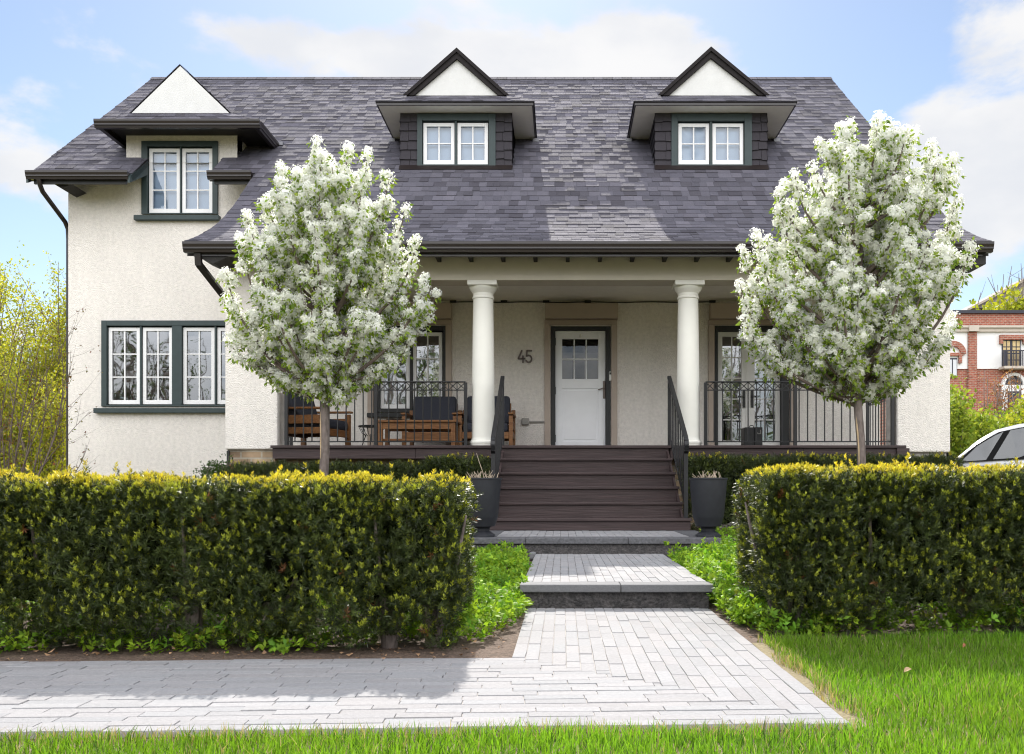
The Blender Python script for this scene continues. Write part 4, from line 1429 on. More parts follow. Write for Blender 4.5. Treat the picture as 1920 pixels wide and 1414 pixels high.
def side_y(x, z):
    """outer y offset of the greenhouse side at height z (near side)"""
    for (a, b) in zip(gh, gh[1:]):
        if x <= b[0]:
            t = (x - a[0]) / (b[0] - a[0])
            hw = a[1] + t * (b[1] - a[1]); zh = a[3] + t * (b[3] - a[3]) - 0.05
            s_ = min(1, max(0, (z - 1.0) / max(0.05, zh - 1.0)))
            return 0.83 + (hw - 0.83) * s_
    return 0.7


for sgn in (-1, 1):
    def pane(pts, name, m, off):
        mb = MB()
        mb.poly([(x, yc + sgn * (side_y(x, z) + off), gz + z) for (x, z) in pts][::(1 if sgn < 0 else -1)])
        return mb.build(name, M[m], car)
    pane([(6.66, 0.985), (7.6, 1.025), (10.0, 1.13), (9.83, 1.38), (9.4, 1.50), (8.7, 1.56), (7.98, 1.555), (7.62, 1.53), (7.30, 1.465), (6.97, 1.27)], 'window_surround', 'car_black', 0.022)
    pane([(6.74, 1.0), (7.10, 1.02), (7.36, 1.465), (7.24, 1.41), (6.98, 1.245)], 'window', 'car_glass', 0.028)
    pane([(7.20, 1.03), (7.56, 1.05), (7.68, 1.10), (7.77, 1.25), (7.78, 1.535), (7.62, 1.515), (7.46, 1.485)], 'window', 'car_glass', 0.028)
    pane([(7.90, 1.09), (8.86, 1.125), (8.82, 1.55), (7.90, 1.54)], 'window', 'car_glass', 0.028)
    pane([(8.96, 1.13), (9.88, 1.165), (9.78, 1.36), (9.38, 1.478), (8.92, 1.54)], 'window', 'car_glass', 0.028)
    my = yc + sgn * 0.98
    mz = gz + 1.0
    MB().box(6.50, 6.60, my - 0.09, my + 0.10, mz, mz + 0.15).build('mirror', M['car_black'], car, bevel=0.035)
    MB().box(6.56, 6.62, min(my, yc + sgn * 0.80), max(my, yc + sgn * 0.80), mz, mz + 0.03).build('mirror_arm', M['car_black'], car)
    for hx in (7.75, 8.75):
        MB().box(hx - 0.09, hx + 0.09, yc + sgn * 0.89 - 0.02, yc + sgn * 0.89 + 0.02, gz + 0.93, gz + 0.955).build('handle', M['car_paint'], car, bevel=0.008)
    MB().box(5.83, 6.05, yc + sgn * 0.70 - 0.08, yc + sgn * 0.70 + 0.08, gz + 0.66, gz + 0.80).build('headlight', M['lamp_clear'], car, bevel=0.03)
    MB().box(10.12, 10.27, yc + sgn * 0.72 - 0.09, yc + sgn * 0.72 + 0.09, gz + 0.82, gz + 1.02).build('taillight', M['lamp_red'], car, bevel=0.03)
    for wx in (6.62, 9.35):
        mb = MB()
        rot = Matrix.Translation((wx, yc + sgn * 0.80, gz + 0.33)) @ Matrix.Rotation(R(90), 4, 'X')
        m2 = MB().lathe([(0.21, -0.11), (0.31, -0.11), (0.33, -0.08), (0.33, 0.08), (0.31, 0.11), (0.21, 0.11)], (0, 0, 0), 36)
        m2.v = [tuple(rot @ Vector(p)) for p in m2.v]
        wh = m2.build('wheel', M['rubber'], car, auto=40)
        m3 = MB().lathe([(0.0, -0.112), (0.05, -0.115), (0.2, -0.10), (0.215, -0.112), (0.215, 0.112), (0.2, 0.10), (0.05, 0.115), (0.0, 0.112)], (0, 0, 0), 10)
        m3.v = [tuple(rot @ Vector(p)) for p in m3.v]
        m3.build('rim', M['alloy'], wh)
# windscreen, rear window, bumper strip
mb = MB(); mb.poly([(6.66, yc - 0.68, gz + 1.06), (6.66, yc + 0.68, gz + 1.06), (7.2, yc + 0.60, gz + 1.50), (7.2, yc - 0.60, gz + 1.50)]).build('windscreen', M['car_glass'], car)
mb = MB(); mb.poly([(10.115, yc + 0.6, gz + 1.16), (10.115, yc - 0.6, gz + 1.16), (9.90, yc - 0.55, gz + 1.46), (9.90, yc + 0.55, gz + 1.46)]).build('rear_window', M['car_glass'], car)
MB().box(5.735, 5.80, yc - 0.5, yc + 0.5, gz + 0.48, gz + 0.62).build('grille', M['car_black'], car, bevel=0.01)
for sgn in (-1, 1):
    MB().bar((7.75, yc + sgn * 0.60, gz + 1.64), (9.4, yc + sgn * 0.60, gz + 1.64), 0.03, 0.03).build('roof_rail', M['car_black'], car, bevel=0.01)
for o in list(car.children) + [k for q in car.children for k in q.children]:
    o.data.transform(Matrix.Translation((-0.57, 0, 0)))
car.location = (8.31, 14.93, 0.19)
car.rotation_euler = (0, 0, R(-20))
drive = MB().box(5.25, 16, 12.6, 19.5, 0.10, 0.19).build('driveway', M['asphalt'])
tag(drive, 'grey asphalt driveway beside the house', None, None, 'structure')

# ================================================================== brick building far behind
BD = 70.0
M['red_brick'] = brick_mat('red_brick', (0.36, 0.105, 0.065), (0.27, 0.075, 0.05), (0.36, 0.24, 0.19), 0.34, 0.13, var=0.25, mort=0.022)
M['stone_band'] = mat('stone_band', (0.52, 0.46, 0.40), 0.8, var=0.08, vs=1)
M['far_white'] = mat('far_white', (0.78, 0.77, 0.77), 0.8, var=0.05, vs=0.6)
M['far_dark'] = mat('far_dark', (0.03, 0.03, 0.045), 0.5)
M['far_curtain'] = mat('far_curtain', (0.55, 0.42, 0.22), 0.9, var=0.2, vs=3)
bx0, bx1 = X(1690, BD), X(2180, BD)
bz = lambda py: Z(py, BD)
bb = thing('brick_building', 'three storey red brick building with white upper panels and a juliet balcony', 'building', (bx0, BD, 0))
mb = MB()
mb.box(bx0, bx1, BD, BD + 14, -0.5, bz(588))
mb.build('wall', M['red_brick'], bb)
MB().box(bx0 - 0.2, bx1 + 0.2, BD - 0.18, BD + 14.2, bz(588), bz(586) + 0.15).build('coping', M['far_dark'], bb)
mb = MB(); mb.box(bx0 - 0.1, bx1, BD - 0.42, BD - 0.002, bz(616), bz(612)); mb.box(bx0 - 0.1, bx1, BD - 0.28, BD - 0.002, bz(623), bz(616) - 0.002)
mb.build('cornice', M['stone_band'], bb)
for (a, b) in ((1700, 1813), (1829.5, 2000), (2016, 2180)):
    MB().box(X(a, BD), X(b, BD), BD - 0.10, BD - 0.001, bz(692), bz(623) - 0.002).build('white_panel', M['far_white'], bb)
for (a, b) in ((1813.5, 1829), (2000.5, 2015.5)):
    MB().box(X(a, BD), X(b, BD), BD - 0.25, BD - 0.001, 0, bz(623) - 0.01).build('brick_pier', M['red_brick'], bb)
    MB().box(X(a, BD) - 0.05, X(b, BD) + 0.05, BD - 0.50, BD - 0.26, bz(623), bz(612)).build('cornice_block', M['stone_band'], bb)


def far_window(x0, x1, y0, y1, cols, rows, curtain=True, fr='far_dark'):
    a, b, c, d = X(x0, BD), X(x1, BD), bz(y1), bz(y0)
    mb = MB()
    mb.box(a, b, BD - 0.16, BD - 0.105, c, d)
    w = mb.build('window', M[fr], bb)
    mb = MB()
    for i in range(cols):
        for j in range(rows):
            p, q = a + (b - a) * (i + 0.12) / cols, a + (b - a) * (i + 0.88) / cols
            r, s_ = c + (d - c) * (j + 0.08) / rows, c + (d - c) * (j + 0.92) / rows
            mb.box(p, q, BD - 0.175, BD - 0.161, r, s_)
    mb.build('pane', M['far_curtain' if curtain else 'lamp_clear'], w)
    return w


def arch_ring(cx, zc, r0, r1, y0, y1, a0=0, a1=180, n=14):
    mb = MB()
    for i in range(n):
        p, q = R(a0 + (a1 - a0) * i / n), R(a0 + (a1 - a0) * (i + 1) / n)
        mb.prism([(cx + r0 * math.cos(p), y0, zc + r0 * math.sin(p)), (cx + r1 * math.cos(p), y0, zc + r1 * math.sin(p)), (cx + r1 * math.cos(q), y0, zc + r1 * math.sin(q)), (cx + r0 * math.cos(q), y0, zc + r0 * math.sin(q))], (0, y1 - y0, 0))
    return mb


far_window(1878, 1892.5, 639, 688, 2, 4)
far_window(1895.5, 1911, 639, 688, 2, 4)
MB().box(X(1877, BD), X(1912, BD), BD - 0.158, BD - 0.104, bz(689), bz(637.5)).build('door_frame', M['far_dark'], bb)
mb = MB(); mb.box(X(1872, BD), X(1924, BD), BD - 0.35, BD - 0.102, bz(638), bz(629)); mb.box(X(1872, BD), X(1877, BD), BD - 0.35, BD - 0.102, bz(646), bz(638)); mb.box(X(1915, BD), X(1924, BD), BD - 0.35, BD - 0.102, bz(646), bz(638))
mb.build('lintel', M['red_brick'], bb)
MB().box(X(1871, BD), X(1926, BD), BD - 1.0, BD - 0.12, bz(694), bz(689.5)).build('balcony_slab', M['stone_band'], bb)
mb = MB()
for i in range(19):
    xx = X(1872 + i * 2.8, BD)
    mb.bar((xx, BD - 0.95, bz(689)), (xx, BD - 0.95, bz(661.5)), 0.045)
mb.bar((X(1871.5, BD), BD - 0.95, bz(661)), (X(1925, BD), BD - 0.95, bz(661)), 0.08)
mb.bar((X(1872, BD), BD - 0.95, bz(689.3)), (X(1872, BD), BD - 0.95, bz(660)), 0.12)
mb.build('balcony_railing', M['far_dark'], bb)
far_window(1775, 1793, 672, 708, 2, 1, False)
arch_ring(X(1785, BD), bz(664), 0.55, 0.95, BD - 0.3, BD - 0.101).build('brick_arch', M['red_brick'], bb)
MB().box(X(1768, BD), X(1803.5, BD), BD - 0.3, BD - 0.102, bz(668), bz(662.5)).box(X(1795.5, BD), X(1801, BD), BD - 0.3, BD - 0.102, bz(682), bz(668.2)).build('brick_surround', M['red_brick'], bb)
cxx, cz = X(1899, BD), bz(722)
arch_ring(cxx, cz, 0.68, 0.9, BD - 0.25, BD - 0.001, 0, 180, 18).build('arch_surround', M['far_white'], bb)
mb = MB(); mb.prism([(cxx + 0.68 * math.cos(R(a)), BD - 0.06, cz + 0.68 * math.sin(R(a))) for a in range(0, 181, 12)], (0, 0.05, 0)); mb.build('fanlight', M['far_dark'], bb)
MB().box(cxx - 0.9, cxx + 0.9, BD - 0.24, BD - 0.003, 0, cz - 0.02).build('entrance', M['far_white'], bb)
MB().box(cxx - 0.5, cxx + 0.5, BD - 0.3, BD - 0.243, 0, cz - 0.5).build('door', M['far_dark'], bb)
MB().box(X(1869, BD), X(1880, BD), BD - 0.2, BD - 0.003, bz(724), bz(720)).build('sign_block', M['stone_band'], bb)
for px in (1960, 2060):
    far_window(px, px + 30, 640, 688, 2, 3)
    far_window(px, px + 30, 712, 760, 2, 3)

# a grey roofed house on the rise behind the brick building
HD = 110.0
fh = thing('hillside_house', 'house with a long grey pitched roof on the rise behind the brick building', 'house', (X(1850, HD), HD, 0))
M['far_slate'] = mat('far_slate', (0.27, 0.25, 0.24), 0.9, var=0.2, vs=3)
M['far_wall'] = mat('far_wall', (0.42, 0.36, 0.30), 0.9, var=0.1, vs=2)
a0, a1 = (X(1822, HD), Z(577, HD)), (X(2010, HD), Z(480, HD))
MB().box(a0[0] + 1.2, X(2180, HD), HD + 0.3, HD + 14, 0, a0[1] - 0.2).build('wall', M['far_wall'], fh)
mb = MB()
mb.prism([(a0[0], HD, a0[1]), (a1[0], HD, a1[1]), (X(2200, HD), HD, a0[1])], (0, 15, 0))
mb.build('roof', M['far_slate'], fh)
sl = (a1[1] - a0[1]) / (a1[0] - a0[0])
MB().prism([(a0[0] - 0.5, HD - 0.6, a0[1] - 0.5 * sl - 0.1), (a0[0] - 0.5, HD - 0.6, a0[1] - 0.5 * sl + 0.15), (a1[0], HD - 0.6, a1[1] + 0.3), (a1[0], HD - 0.6, a1[1] - 0.1)], (0, 0.58, 0)).build('bargeboard', M['far_wall'], fh)

# neighbouring brick house glimpsed at the left beyond the shrubs
nh = thing('brick_outbuilding', 'low tan brick outbuilding behind the bushes beside the house', 'outbuilding', (X(60, 26), 26, 0))
M['tan_brick'] = brick_mat('tan_brick', (0.42, 0.29, 0.17), (0.33, 0.22, 0.13), (0.4, 0.33, 0.25), 0.3, 0.1, mort=0.015)
MB().box(X(-160, 26), X(150, 26), 26, 30, 0, Z(795, 26)).build('wall', M['tan_brick'], nh)
MB().prism([(X(-165, 26), 25.7, Z(795, 26)), (X(-165, 26), 30.3, Z(795, 26)), (X(-165, 26), 28, Z(760, 26))], (X(155, 26) - X(-165, 26), 0, 0)).build('roof', M['far_slate'], nh)
MB().box(X(88, 26), X(106, 26), 25.93, 25.999, 0.1, Z(822, 26)).build('door', M['flashing'], nh)
# ================================================================== plants
def unit(a):
    return a / np.maximum(np.linalg.norm(a, axis=1, keepdims=True), 1e-9)


def perp(a, rng):
    r = rng.normal(size=a.shape)
    return unit(np.cross(a, r))


def leaf_quads(P, Dir, Side, ln, wd, fold=0.15):
    """one leaf (folded quad: base, side, tip, side) per row"""
    ln = np.asarray(ln).reshape(-1, 1); wd = np.asarray(wd).reshape(-1, 1)
    N = np.cross(Dir, Side)
    b = P
    t = P + Dir * ln
    m = P + Dir * ln * 0.45 + N * ln * fold
    l = m - Side * wd * 0.5
    r = m + Side * wd * 0.5
    V = np.stack([b, l, t, r], 1).reshape(-1, 3)
    F = np.arange(len(P) * 4).reshape(-1, 4)
    return V, F


def merge(parts):
    Vs, Fs, Cs, o = [], [], [], 0
    for (V, F, C) in parts:
        Vs.append(V); Fs.append(F + o); Cs.append(C); o += len(V)
    return np.concatenate(Vs), np.concatenate(Fs), np.concatenate(Cs)


def sprigs(rng, P, A, n, L, nl, nw, col, cvar=0.25, spread=0.75, tipcol=None):
    """needle sprigs: shoot at P along A, n needles each; returns V, F, C"""
    m = len(P)
    S = perp(A, rng); T = np.cross(A, S)
    parts = []
    Lr = L * rng.uniform(0.7, 1.3, (m, 1))
    base_k = rng.uniform(1 - cvar, 1 + cvar, (m, 1))
    for i in range(n):
        t = (i + 0.5) / n
        ang = rng.uniform(0, 2 * np.pi, (m, 1)) if True else 0
        rad = S * np.cos(ang) + T * np.sin(ang)
        d = unit(A * (0.35 + 0.6 * t) + rad * spread)
        side = unit(np.cross(d, A + rng.normal(size=A.shape) * 0.4))
        p = P + A * Lr * t
        ln = nl * rng.uniform(0.75, 1.2, m)
        V, F = leaf_quads(p, d, side, ln, np.full(m, nw), 0.04)
        c = np.asarray(col)[None, :] if np.ndim(col) == 1 else np.asarray(col)
        k = base_k * rng.uniform(0.8, 1.2, (m, 1))
        C = c * k
        if tipcol is not None:
            C = C * (1 - t * 0.5) + np.asarray(tipcol)[None, :] * (t * 0.5)
        parts.append((V, F, np.broadcast_to(C, (m, 3)).copy()))
    return merge(parts)


def lump(x, z, s):
    return (np.sin(x * 5.1 + s) * np.sin(z * 4.3 + 1.3 * s) * 0.5 + np.sin(x * 11.3 + 2.1 * s + z * 3) * 0.3 + np.sin(z * 13.1 + x * 7.7 + s) * 0.2)


def hedge(name, label, x0, x1, y0, y1, zb, zt, seed, dens=1.0, ends=(True, True), group=None, yellow=1.0, scale=1.0, core_gap=0.15, detail=22, trunks=(), xdense=None):
    """clipped yew hedge: needle sprigs over the faces of a box, pale new growth on top"""
    rng = np.random.default_rng(seed)
    t = thing(name, label, 'hedge', ((x0 + x1) / 2, (y0 + y1) / 2, 0.0), group=group)
    P, A, Nw = [], [], []

    def face(n, f, nrm, depth):
        uv = rng.random((n, 2))
        p = f(uv)
        q = p.copy()
        k = rng.random((n, 1)) ** 1.6 * depth
        P.append(q - np.asarray(nrm)[None, :] * k)
        a = np.asarray(nrm)[None, :] * 0.65 + np.array([[0, 0, 0.75]]) + rng.normal(size=(n, 3)) * 0.42
        A.append(unit(a)); Nw.append(k[:, 0] / depth)

    W, H, Dp = x1 - x0, zt - zb, y1 - y0
    nf = int(3300 * W * H * dens)

    cleft = lambda x: np.clip(1 - np.abs(((x + 0.06 * np.sin(x * 3.3 + seed) + seed * 0.17) / 0.52) % 1 - 0.5) / 0.16, 0, 1) if scale == 1.0 else x * 0

    def front(uv):
        x = x0 + uv[:, 0] * W; z = zb + uv[:, 1] * H
        bulge = 0.045 * lump(x, z, seed) - 0.055 * cleft(x)
        edge = 0.07 * np.clip((0.16 - uv[:, 1]) / 0.16, 0, 1) + 0.05 * np.clip((uv[:, 1] - 0.9) / 0.1, 0, 1)
        return np.stack([x, y0 - bulge + edge + rng.normal(size=len(x)) * 0.012, z + 0.03 * lump(x, z * 0 + 3, seed + 1)], 1)

    def topf(uv):
        x = x0 + uv[:, 0] * W; y = y0 + 0.0 + uv[:, 1] * Dp
        r = 0.04 * np.clip((0.12 - uv[:, 1]) / 0.12, 0, 1)
        return np.stack([x, y, zt - r + 0.035 * lump(x * 1.6, y * 2, seed + 2) - 0.03 * cleft(x)], 1)

    face(nf, front, (0, -1, 0), 0.13)
    face(int(2600 * W * Dp * dens), topf, (0, 0, 1), 0.06)
    if ends[1]:
        face(int(2800 * Dp * H * dens), lambda uv: np.stack([x1 + 0.05 * lump(y0 + uv[:, 0] * 2, zb + uv[:, 1] * H, seed + 5) - 0.05 * np.clip((0.2 - uv[:, 1]) / 0.2, 0, 1), y0 + uv[:, 0] * Dp, zb + uv[:, 1] * H], 1), (1, 0, 0), 0.12)
    if ends[0]:
        face(int(2800 * Dp * H * dens), lambda uv: np.stack([x0 - 0.05 * lump(y0 + uv[:, 0] * 2, zb + uv[:, 1] * H, seed + 6) + 0.05 * np.clip((0.2 - uv[:, 1]) / 0.2, 0, 1), y0 + uv[:, 0] * Dp, zb + uv[:, 1] * H], 1), (-1, 0, 0), 0.12)
    face(int(5200 * W * Dp * dens), lambda uv: np.stack([x0 + uv[:, 0] * W, y0 + 0.04 + uv[:, 1] * (Dp - 0.08), zt - 0.03 - 0.10 * scale * rng.random(len(uv))], 1), (0, 0, 1), 0.05)
    face(int(700 * W * H * dens), lambda uv: np.stack([x0 + uv[:, 0] * W, np.full(len(uv), y1), zb + uv[:, 1] * H], 1), (0, 1, 0), 0.1)
    if scale == 1.0:      # stray shoots that escaped the shears
        q = int(26 * W)
        sx_ = x0 + rng.random(q) * W; sy_ = y0 + rng.random(q) * Dp * 0.8; sh = rng.random(q) ** 2 * 0.075
        for k in range(4):
            P.append(np.stack([sx_ + rng.normal(size=q) * 0.006, sy_ + rng.normal(size=q) * 0.006, zt - 0.01 + sh * k / 3], 1))
            A.append(unit(np.stack([rng.normal(size=q) * 0.3, rng.normal(size=q) * 0.3, np.ones(q)], 1))); Nw.append(np.zeros(q))
    P = np.concatenate(P); A = np.concatenate(A); Nw = np.concatenate(Nw)
    # thin patches where the stems show
    hole = np.sin(P[:, 0] * 6.3 + seed) * np.sin(P[:, 2] * 7.9 + seed * 1.7) + 0.5 * np.sin(P[:, 0] * 17 + P[:, 2] * 13)
    keep = (hole < 0.95) | (rng.random(len(P)) < 0.35)
    low = (P[:, 2] - zb) / H
    keep &= (low > 0.13 + 0.13 * np.sin(P[:, 0] * 8.5 + seed) * np.sin(P[:, 0] * 3.1)) | (rng.random(len(P)) < 0.3)
    P, A = P[keep], A[keep]
    n = len(P)
    dk = np.array([[0.030, 0.046, 0.013]]) + rng.random((n, 1)) ** 2 * np.array([[0.062, 0.074, 0.014]])
    brown = rng.random((n, 1)) < 0.005
    dk = np.where(brown, np.array([[0.20, 0.075, 0.025]]), dk)
    old = sprigs(rng, P, A, detail, 0.05 * scale, 0.024 * scale, 0.0036 * scale, dk, 0.40, 0.9)
    # pale new growth
    h01 = (P[:, 2] - zb) / H
    pr_ = np.where(h01 > 0.975, 0.55, 0.27 + 0.14 * np.clip((h01 - 0.6) / 0.4, 0, 1) ** 2) * yellow
    clump = 0.55 + 0.9 * (np.sin(P[:, 0] * 9 + P[:, 2] * 5 + seed) * np.sin(P[:, 2] * 11 - P[:, 0] * 4) > -0.05)
    sel = rng.random(n) < pr_ * clump
    Q = P[sel] + A[sel] * 0.035 * scale + np.array([[0, -0.008, 0.012]]) * scale
    B = unit(A[sel] * 0.6 + np.array([[0, 0, 0.9]]))
    hh = h01[sel][:, None]
    m = len(Q)
    mix = np.clip((hh - 0.945) / 0.05, 0, 1) * rng.uniform(0.6, 1.0, (m, 1))
    col = np.array([[0.31, 0.35, 0.032]]) * (1 - mix) + np.array([[0.72, 0.60, 0.05]]) * mix
    new = sprigs(rng, Q, B, 14, 0.019 * scale, 0.017 * scale, 0.0050 * scale, col, 0.25, 0.6)
    V, F, C = merge([old, new])
    np_build('foliage', V, F, C, M['needle'], t)
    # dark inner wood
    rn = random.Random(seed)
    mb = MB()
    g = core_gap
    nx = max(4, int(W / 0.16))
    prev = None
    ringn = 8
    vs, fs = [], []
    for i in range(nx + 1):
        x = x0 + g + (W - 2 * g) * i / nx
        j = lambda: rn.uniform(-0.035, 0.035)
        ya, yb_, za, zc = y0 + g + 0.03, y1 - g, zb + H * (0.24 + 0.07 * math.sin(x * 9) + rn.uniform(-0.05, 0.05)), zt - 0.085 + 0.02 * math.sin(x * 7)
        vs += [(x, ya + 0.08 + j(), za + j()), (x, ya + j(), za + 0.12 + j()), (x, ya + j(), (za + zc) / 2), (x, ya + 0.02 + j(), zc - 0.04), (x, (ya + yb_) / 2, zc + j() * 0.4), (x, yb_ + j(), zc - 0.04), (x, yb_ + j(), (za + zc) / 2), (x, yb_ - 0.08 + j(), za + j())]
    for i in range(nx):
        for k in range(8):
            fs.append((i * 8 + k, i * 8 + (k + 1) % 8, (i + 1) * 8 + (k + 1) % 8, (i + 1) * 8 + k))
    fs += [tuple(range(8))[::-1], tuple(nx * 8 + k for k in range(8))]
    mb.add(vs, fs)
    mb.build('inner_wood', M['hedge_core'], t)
    # stems
    mb = MB()
    xs_ = list(trunks) if trunks else [x0 + 0.25 + i * 0.42 for i in range(int((W - 0.2) / 0.42))]
    for xx in xs_:
        yy = y0 + 0.22 + rn.uniform(-0.03, 0.06)
        for k in range(5):
            dx, dy = rn.uniform(-0.22, 0.22), rn.uniform(-0.20, 0.16)
            mb.tube([(xx, yy, -0.06), (xx + dx * 0.25, yy + dy * 0.2, 0.12 + rn.uniform(0, .05)), (xx + dx * 0.7, yy + dy * 0.7, zb + H * 0.5), (xx + dx, yy + dy, zt - 0.12)], [0.030, 0.022, 0.012, 0.005], 7)
    mb.build('stem', M['bark'], t)
    return t


hedge('yew_hedge', 'long clipped yew hedge with yellow tipped top, standing behind the shaded side walk', -3.7, -0.50, 4.20, 4.92, 0.0, 0.735, 3, 1.35, (False, True), 'clipped hedges along the front',
      trunks=(-3.3, -2.85, -2.42, -1.75, -1.35, -0.82, -0.62))
hedge('yew_hedge', 'clipped yew hedge rising behind the lawn, its woody trunk bare at the path end', 1.03, 3.5, 4.62, 5.35, 0.02, 0.79, 8, 1.35, (True, False), 'clipped hedges along the front',
      trunks=(1.13, 1.2, 1.62, 2.1, 2.6, 3.1))
# low hedges under the porch
hedge('low_hedge', 'low dark hedge against the brick base of the porch, before the lounge chairs', -3.86, -1.45, 10.7, 11.2, 0.22, 0.985, 14, 0.42, (True, True), 'dark hedges under the porch', 0.05, 1.5, 0.08, 14)
hedge('low_hedge', 'dark hedge block rising beside the left handrail behind the stalked planter', -1.55, -0.90, 10.55, 11.2, 0.22, 1.05, 15, 0.5, (True, True), 'dark hedges under the porch', 0.10, 1.5, 0.08, 14)
hedge('low_hedge', 'dark hedge running from the right handrail below the french doors', 1.45, 4.5, 10.5, 11.1, 0.22, 1.06, 16, 0.45, (True, True), 'dark hedges under the porch', 0.10, 1.5, 0.08, 14)


# ---- ground cover, lawn
def ground_cover(name, label, regions, n, seed, lsize=0.034):
    rng = np.random.default_rng(seed)
    parts = []
    stems = []
    for (poly, w, hgt) in regions:
        poly = np.array(poly, dtype=float)
        lo, hi = poly.min(0), poly.max(0)
        need = int(n * w)
        pts = np.zeros((0, 2))
        while len(pts) < need:
            q = lo + rng.random((need * 2, 2)) * (hi - lo)
            inside = np.zeros(len(q), bool)
            j = len(poly) - 1
            for i in range(len(poly)):
                xi, yi = poly[i]; xj, yj = poly[j]
                c = ((yi > q[:, 1]) != (yj > q[:, 1])) & (q[:, 0] < (xj - xi) * (q[:, 1] - yi) / (yj - yi + 1e-12) + xi)
                inside ^= c; j = i
            pts = np.concatenate([pts, q[inside]])
        pts = pts[:need]
        z = np.array([ground_z(a, b) for a, b in pts])
        hh = hgt * rng.random(need) ** 0.7 * (0.75 + 0.45 * np.sin(pts[:, 0] * 9) * np.sin(pts[:, 1] * 7))
        # shoots of 5 leaves in opposed pairs
        base = np.stack([pts[:, 0], pts[:, 1], z + hh], 1)
        ax = unit(np.stack([rng.normal(size=need) * 0.6, rng.normal(size=need) * 0.6 - 0.1, np.full(need, 0.8)], 1))
        S = perp(ax, rng); T = np.cross(ax, S)
        k = rng.uniform(0.7, 1.3, (need, 1))
        hue = rng.random((need, 1))
        col = np.array([[0.13, 0.29, 0.03]]) * (1 - hue) + np.array([[0.32, 0.46, 0.04]]) * hue
        for i in range(6):
            a = rng.uniform(0, 6.28, (need, 1))
            rad = S * np.cos(a) + T * np.sin(a)
            d = unit(ax * rng.uniform(0.1, 0.9, (need, 1)) + rad)
            side = unit(np.cross(d, ax))
            V, F = leaf_quads(base + ax * (i * 0.008), d, side, lsize * rng.uniform(0.7, 1.3, need), lsize * 0.55 * rng.uniform(0.8, 1.2, need), -0.06)
            parts.append((V, F, col * k * rng.uniform(0.8, 1.2, (need, 1))))
    V, F, C = merge(parts)
    o = np_build(name, V, F, C, M['leaf'])
    return tag(o, label, None, None, 'stuff')


ground_cover('ground_cover_foliage', 'bright green leafy ground cover filling the beds beside the paver path', [
    ([(-0.75, 4.45), (-0.42, 4.38), (-0.28, 4.85), (-0.225, 5.2), (-0.215, 5.8), (-0.26, 6.8), (-0.29, 7.6), (-0.36, 8.4), (-0.9, 8.6), (-1.3, 6.5), (-0.9, 5.0)], 0.42, 0.14),
    ([(0.99, 4.6), (0.93, 5.2), (0.92, 8.2), (1.8, 8.4), (1.9, 5.4), (1.4, 4.75)], 0.40, 0.17),
    ([(0.96, 5.0), (0.93, 6.0), (0.95, 7.2), (1.25, 7.2), (1.3, 5.0)], 0.17, 0.28),
    ([(-3.6, 4.15), (-0.9, 4.22), (-0.9, 4.8), (-3.6, 4.8)], 0.10, 0.10),
    ([(1.0, 4.62), (3.4, 4.62), (3.4, 5.3), (1.0, 5.3)], 0.10, 0.12),
    ([(-3.6, 5.0), (-0.9, 5.0), (-0.9, 8.4), (-3.6, 8.4)], 0.22, 0.10),
    ([(1.5, 5.4), (3.6, 5.4), (3.6, 9.5), (1.5, 9.5)], 0.18, 0.10),
    ([(1.5, 8.7), (2.4, 8.7), (2.4, 10.4), (1.5, 10.4)], 0.06, 0.12)], 9000, 31)


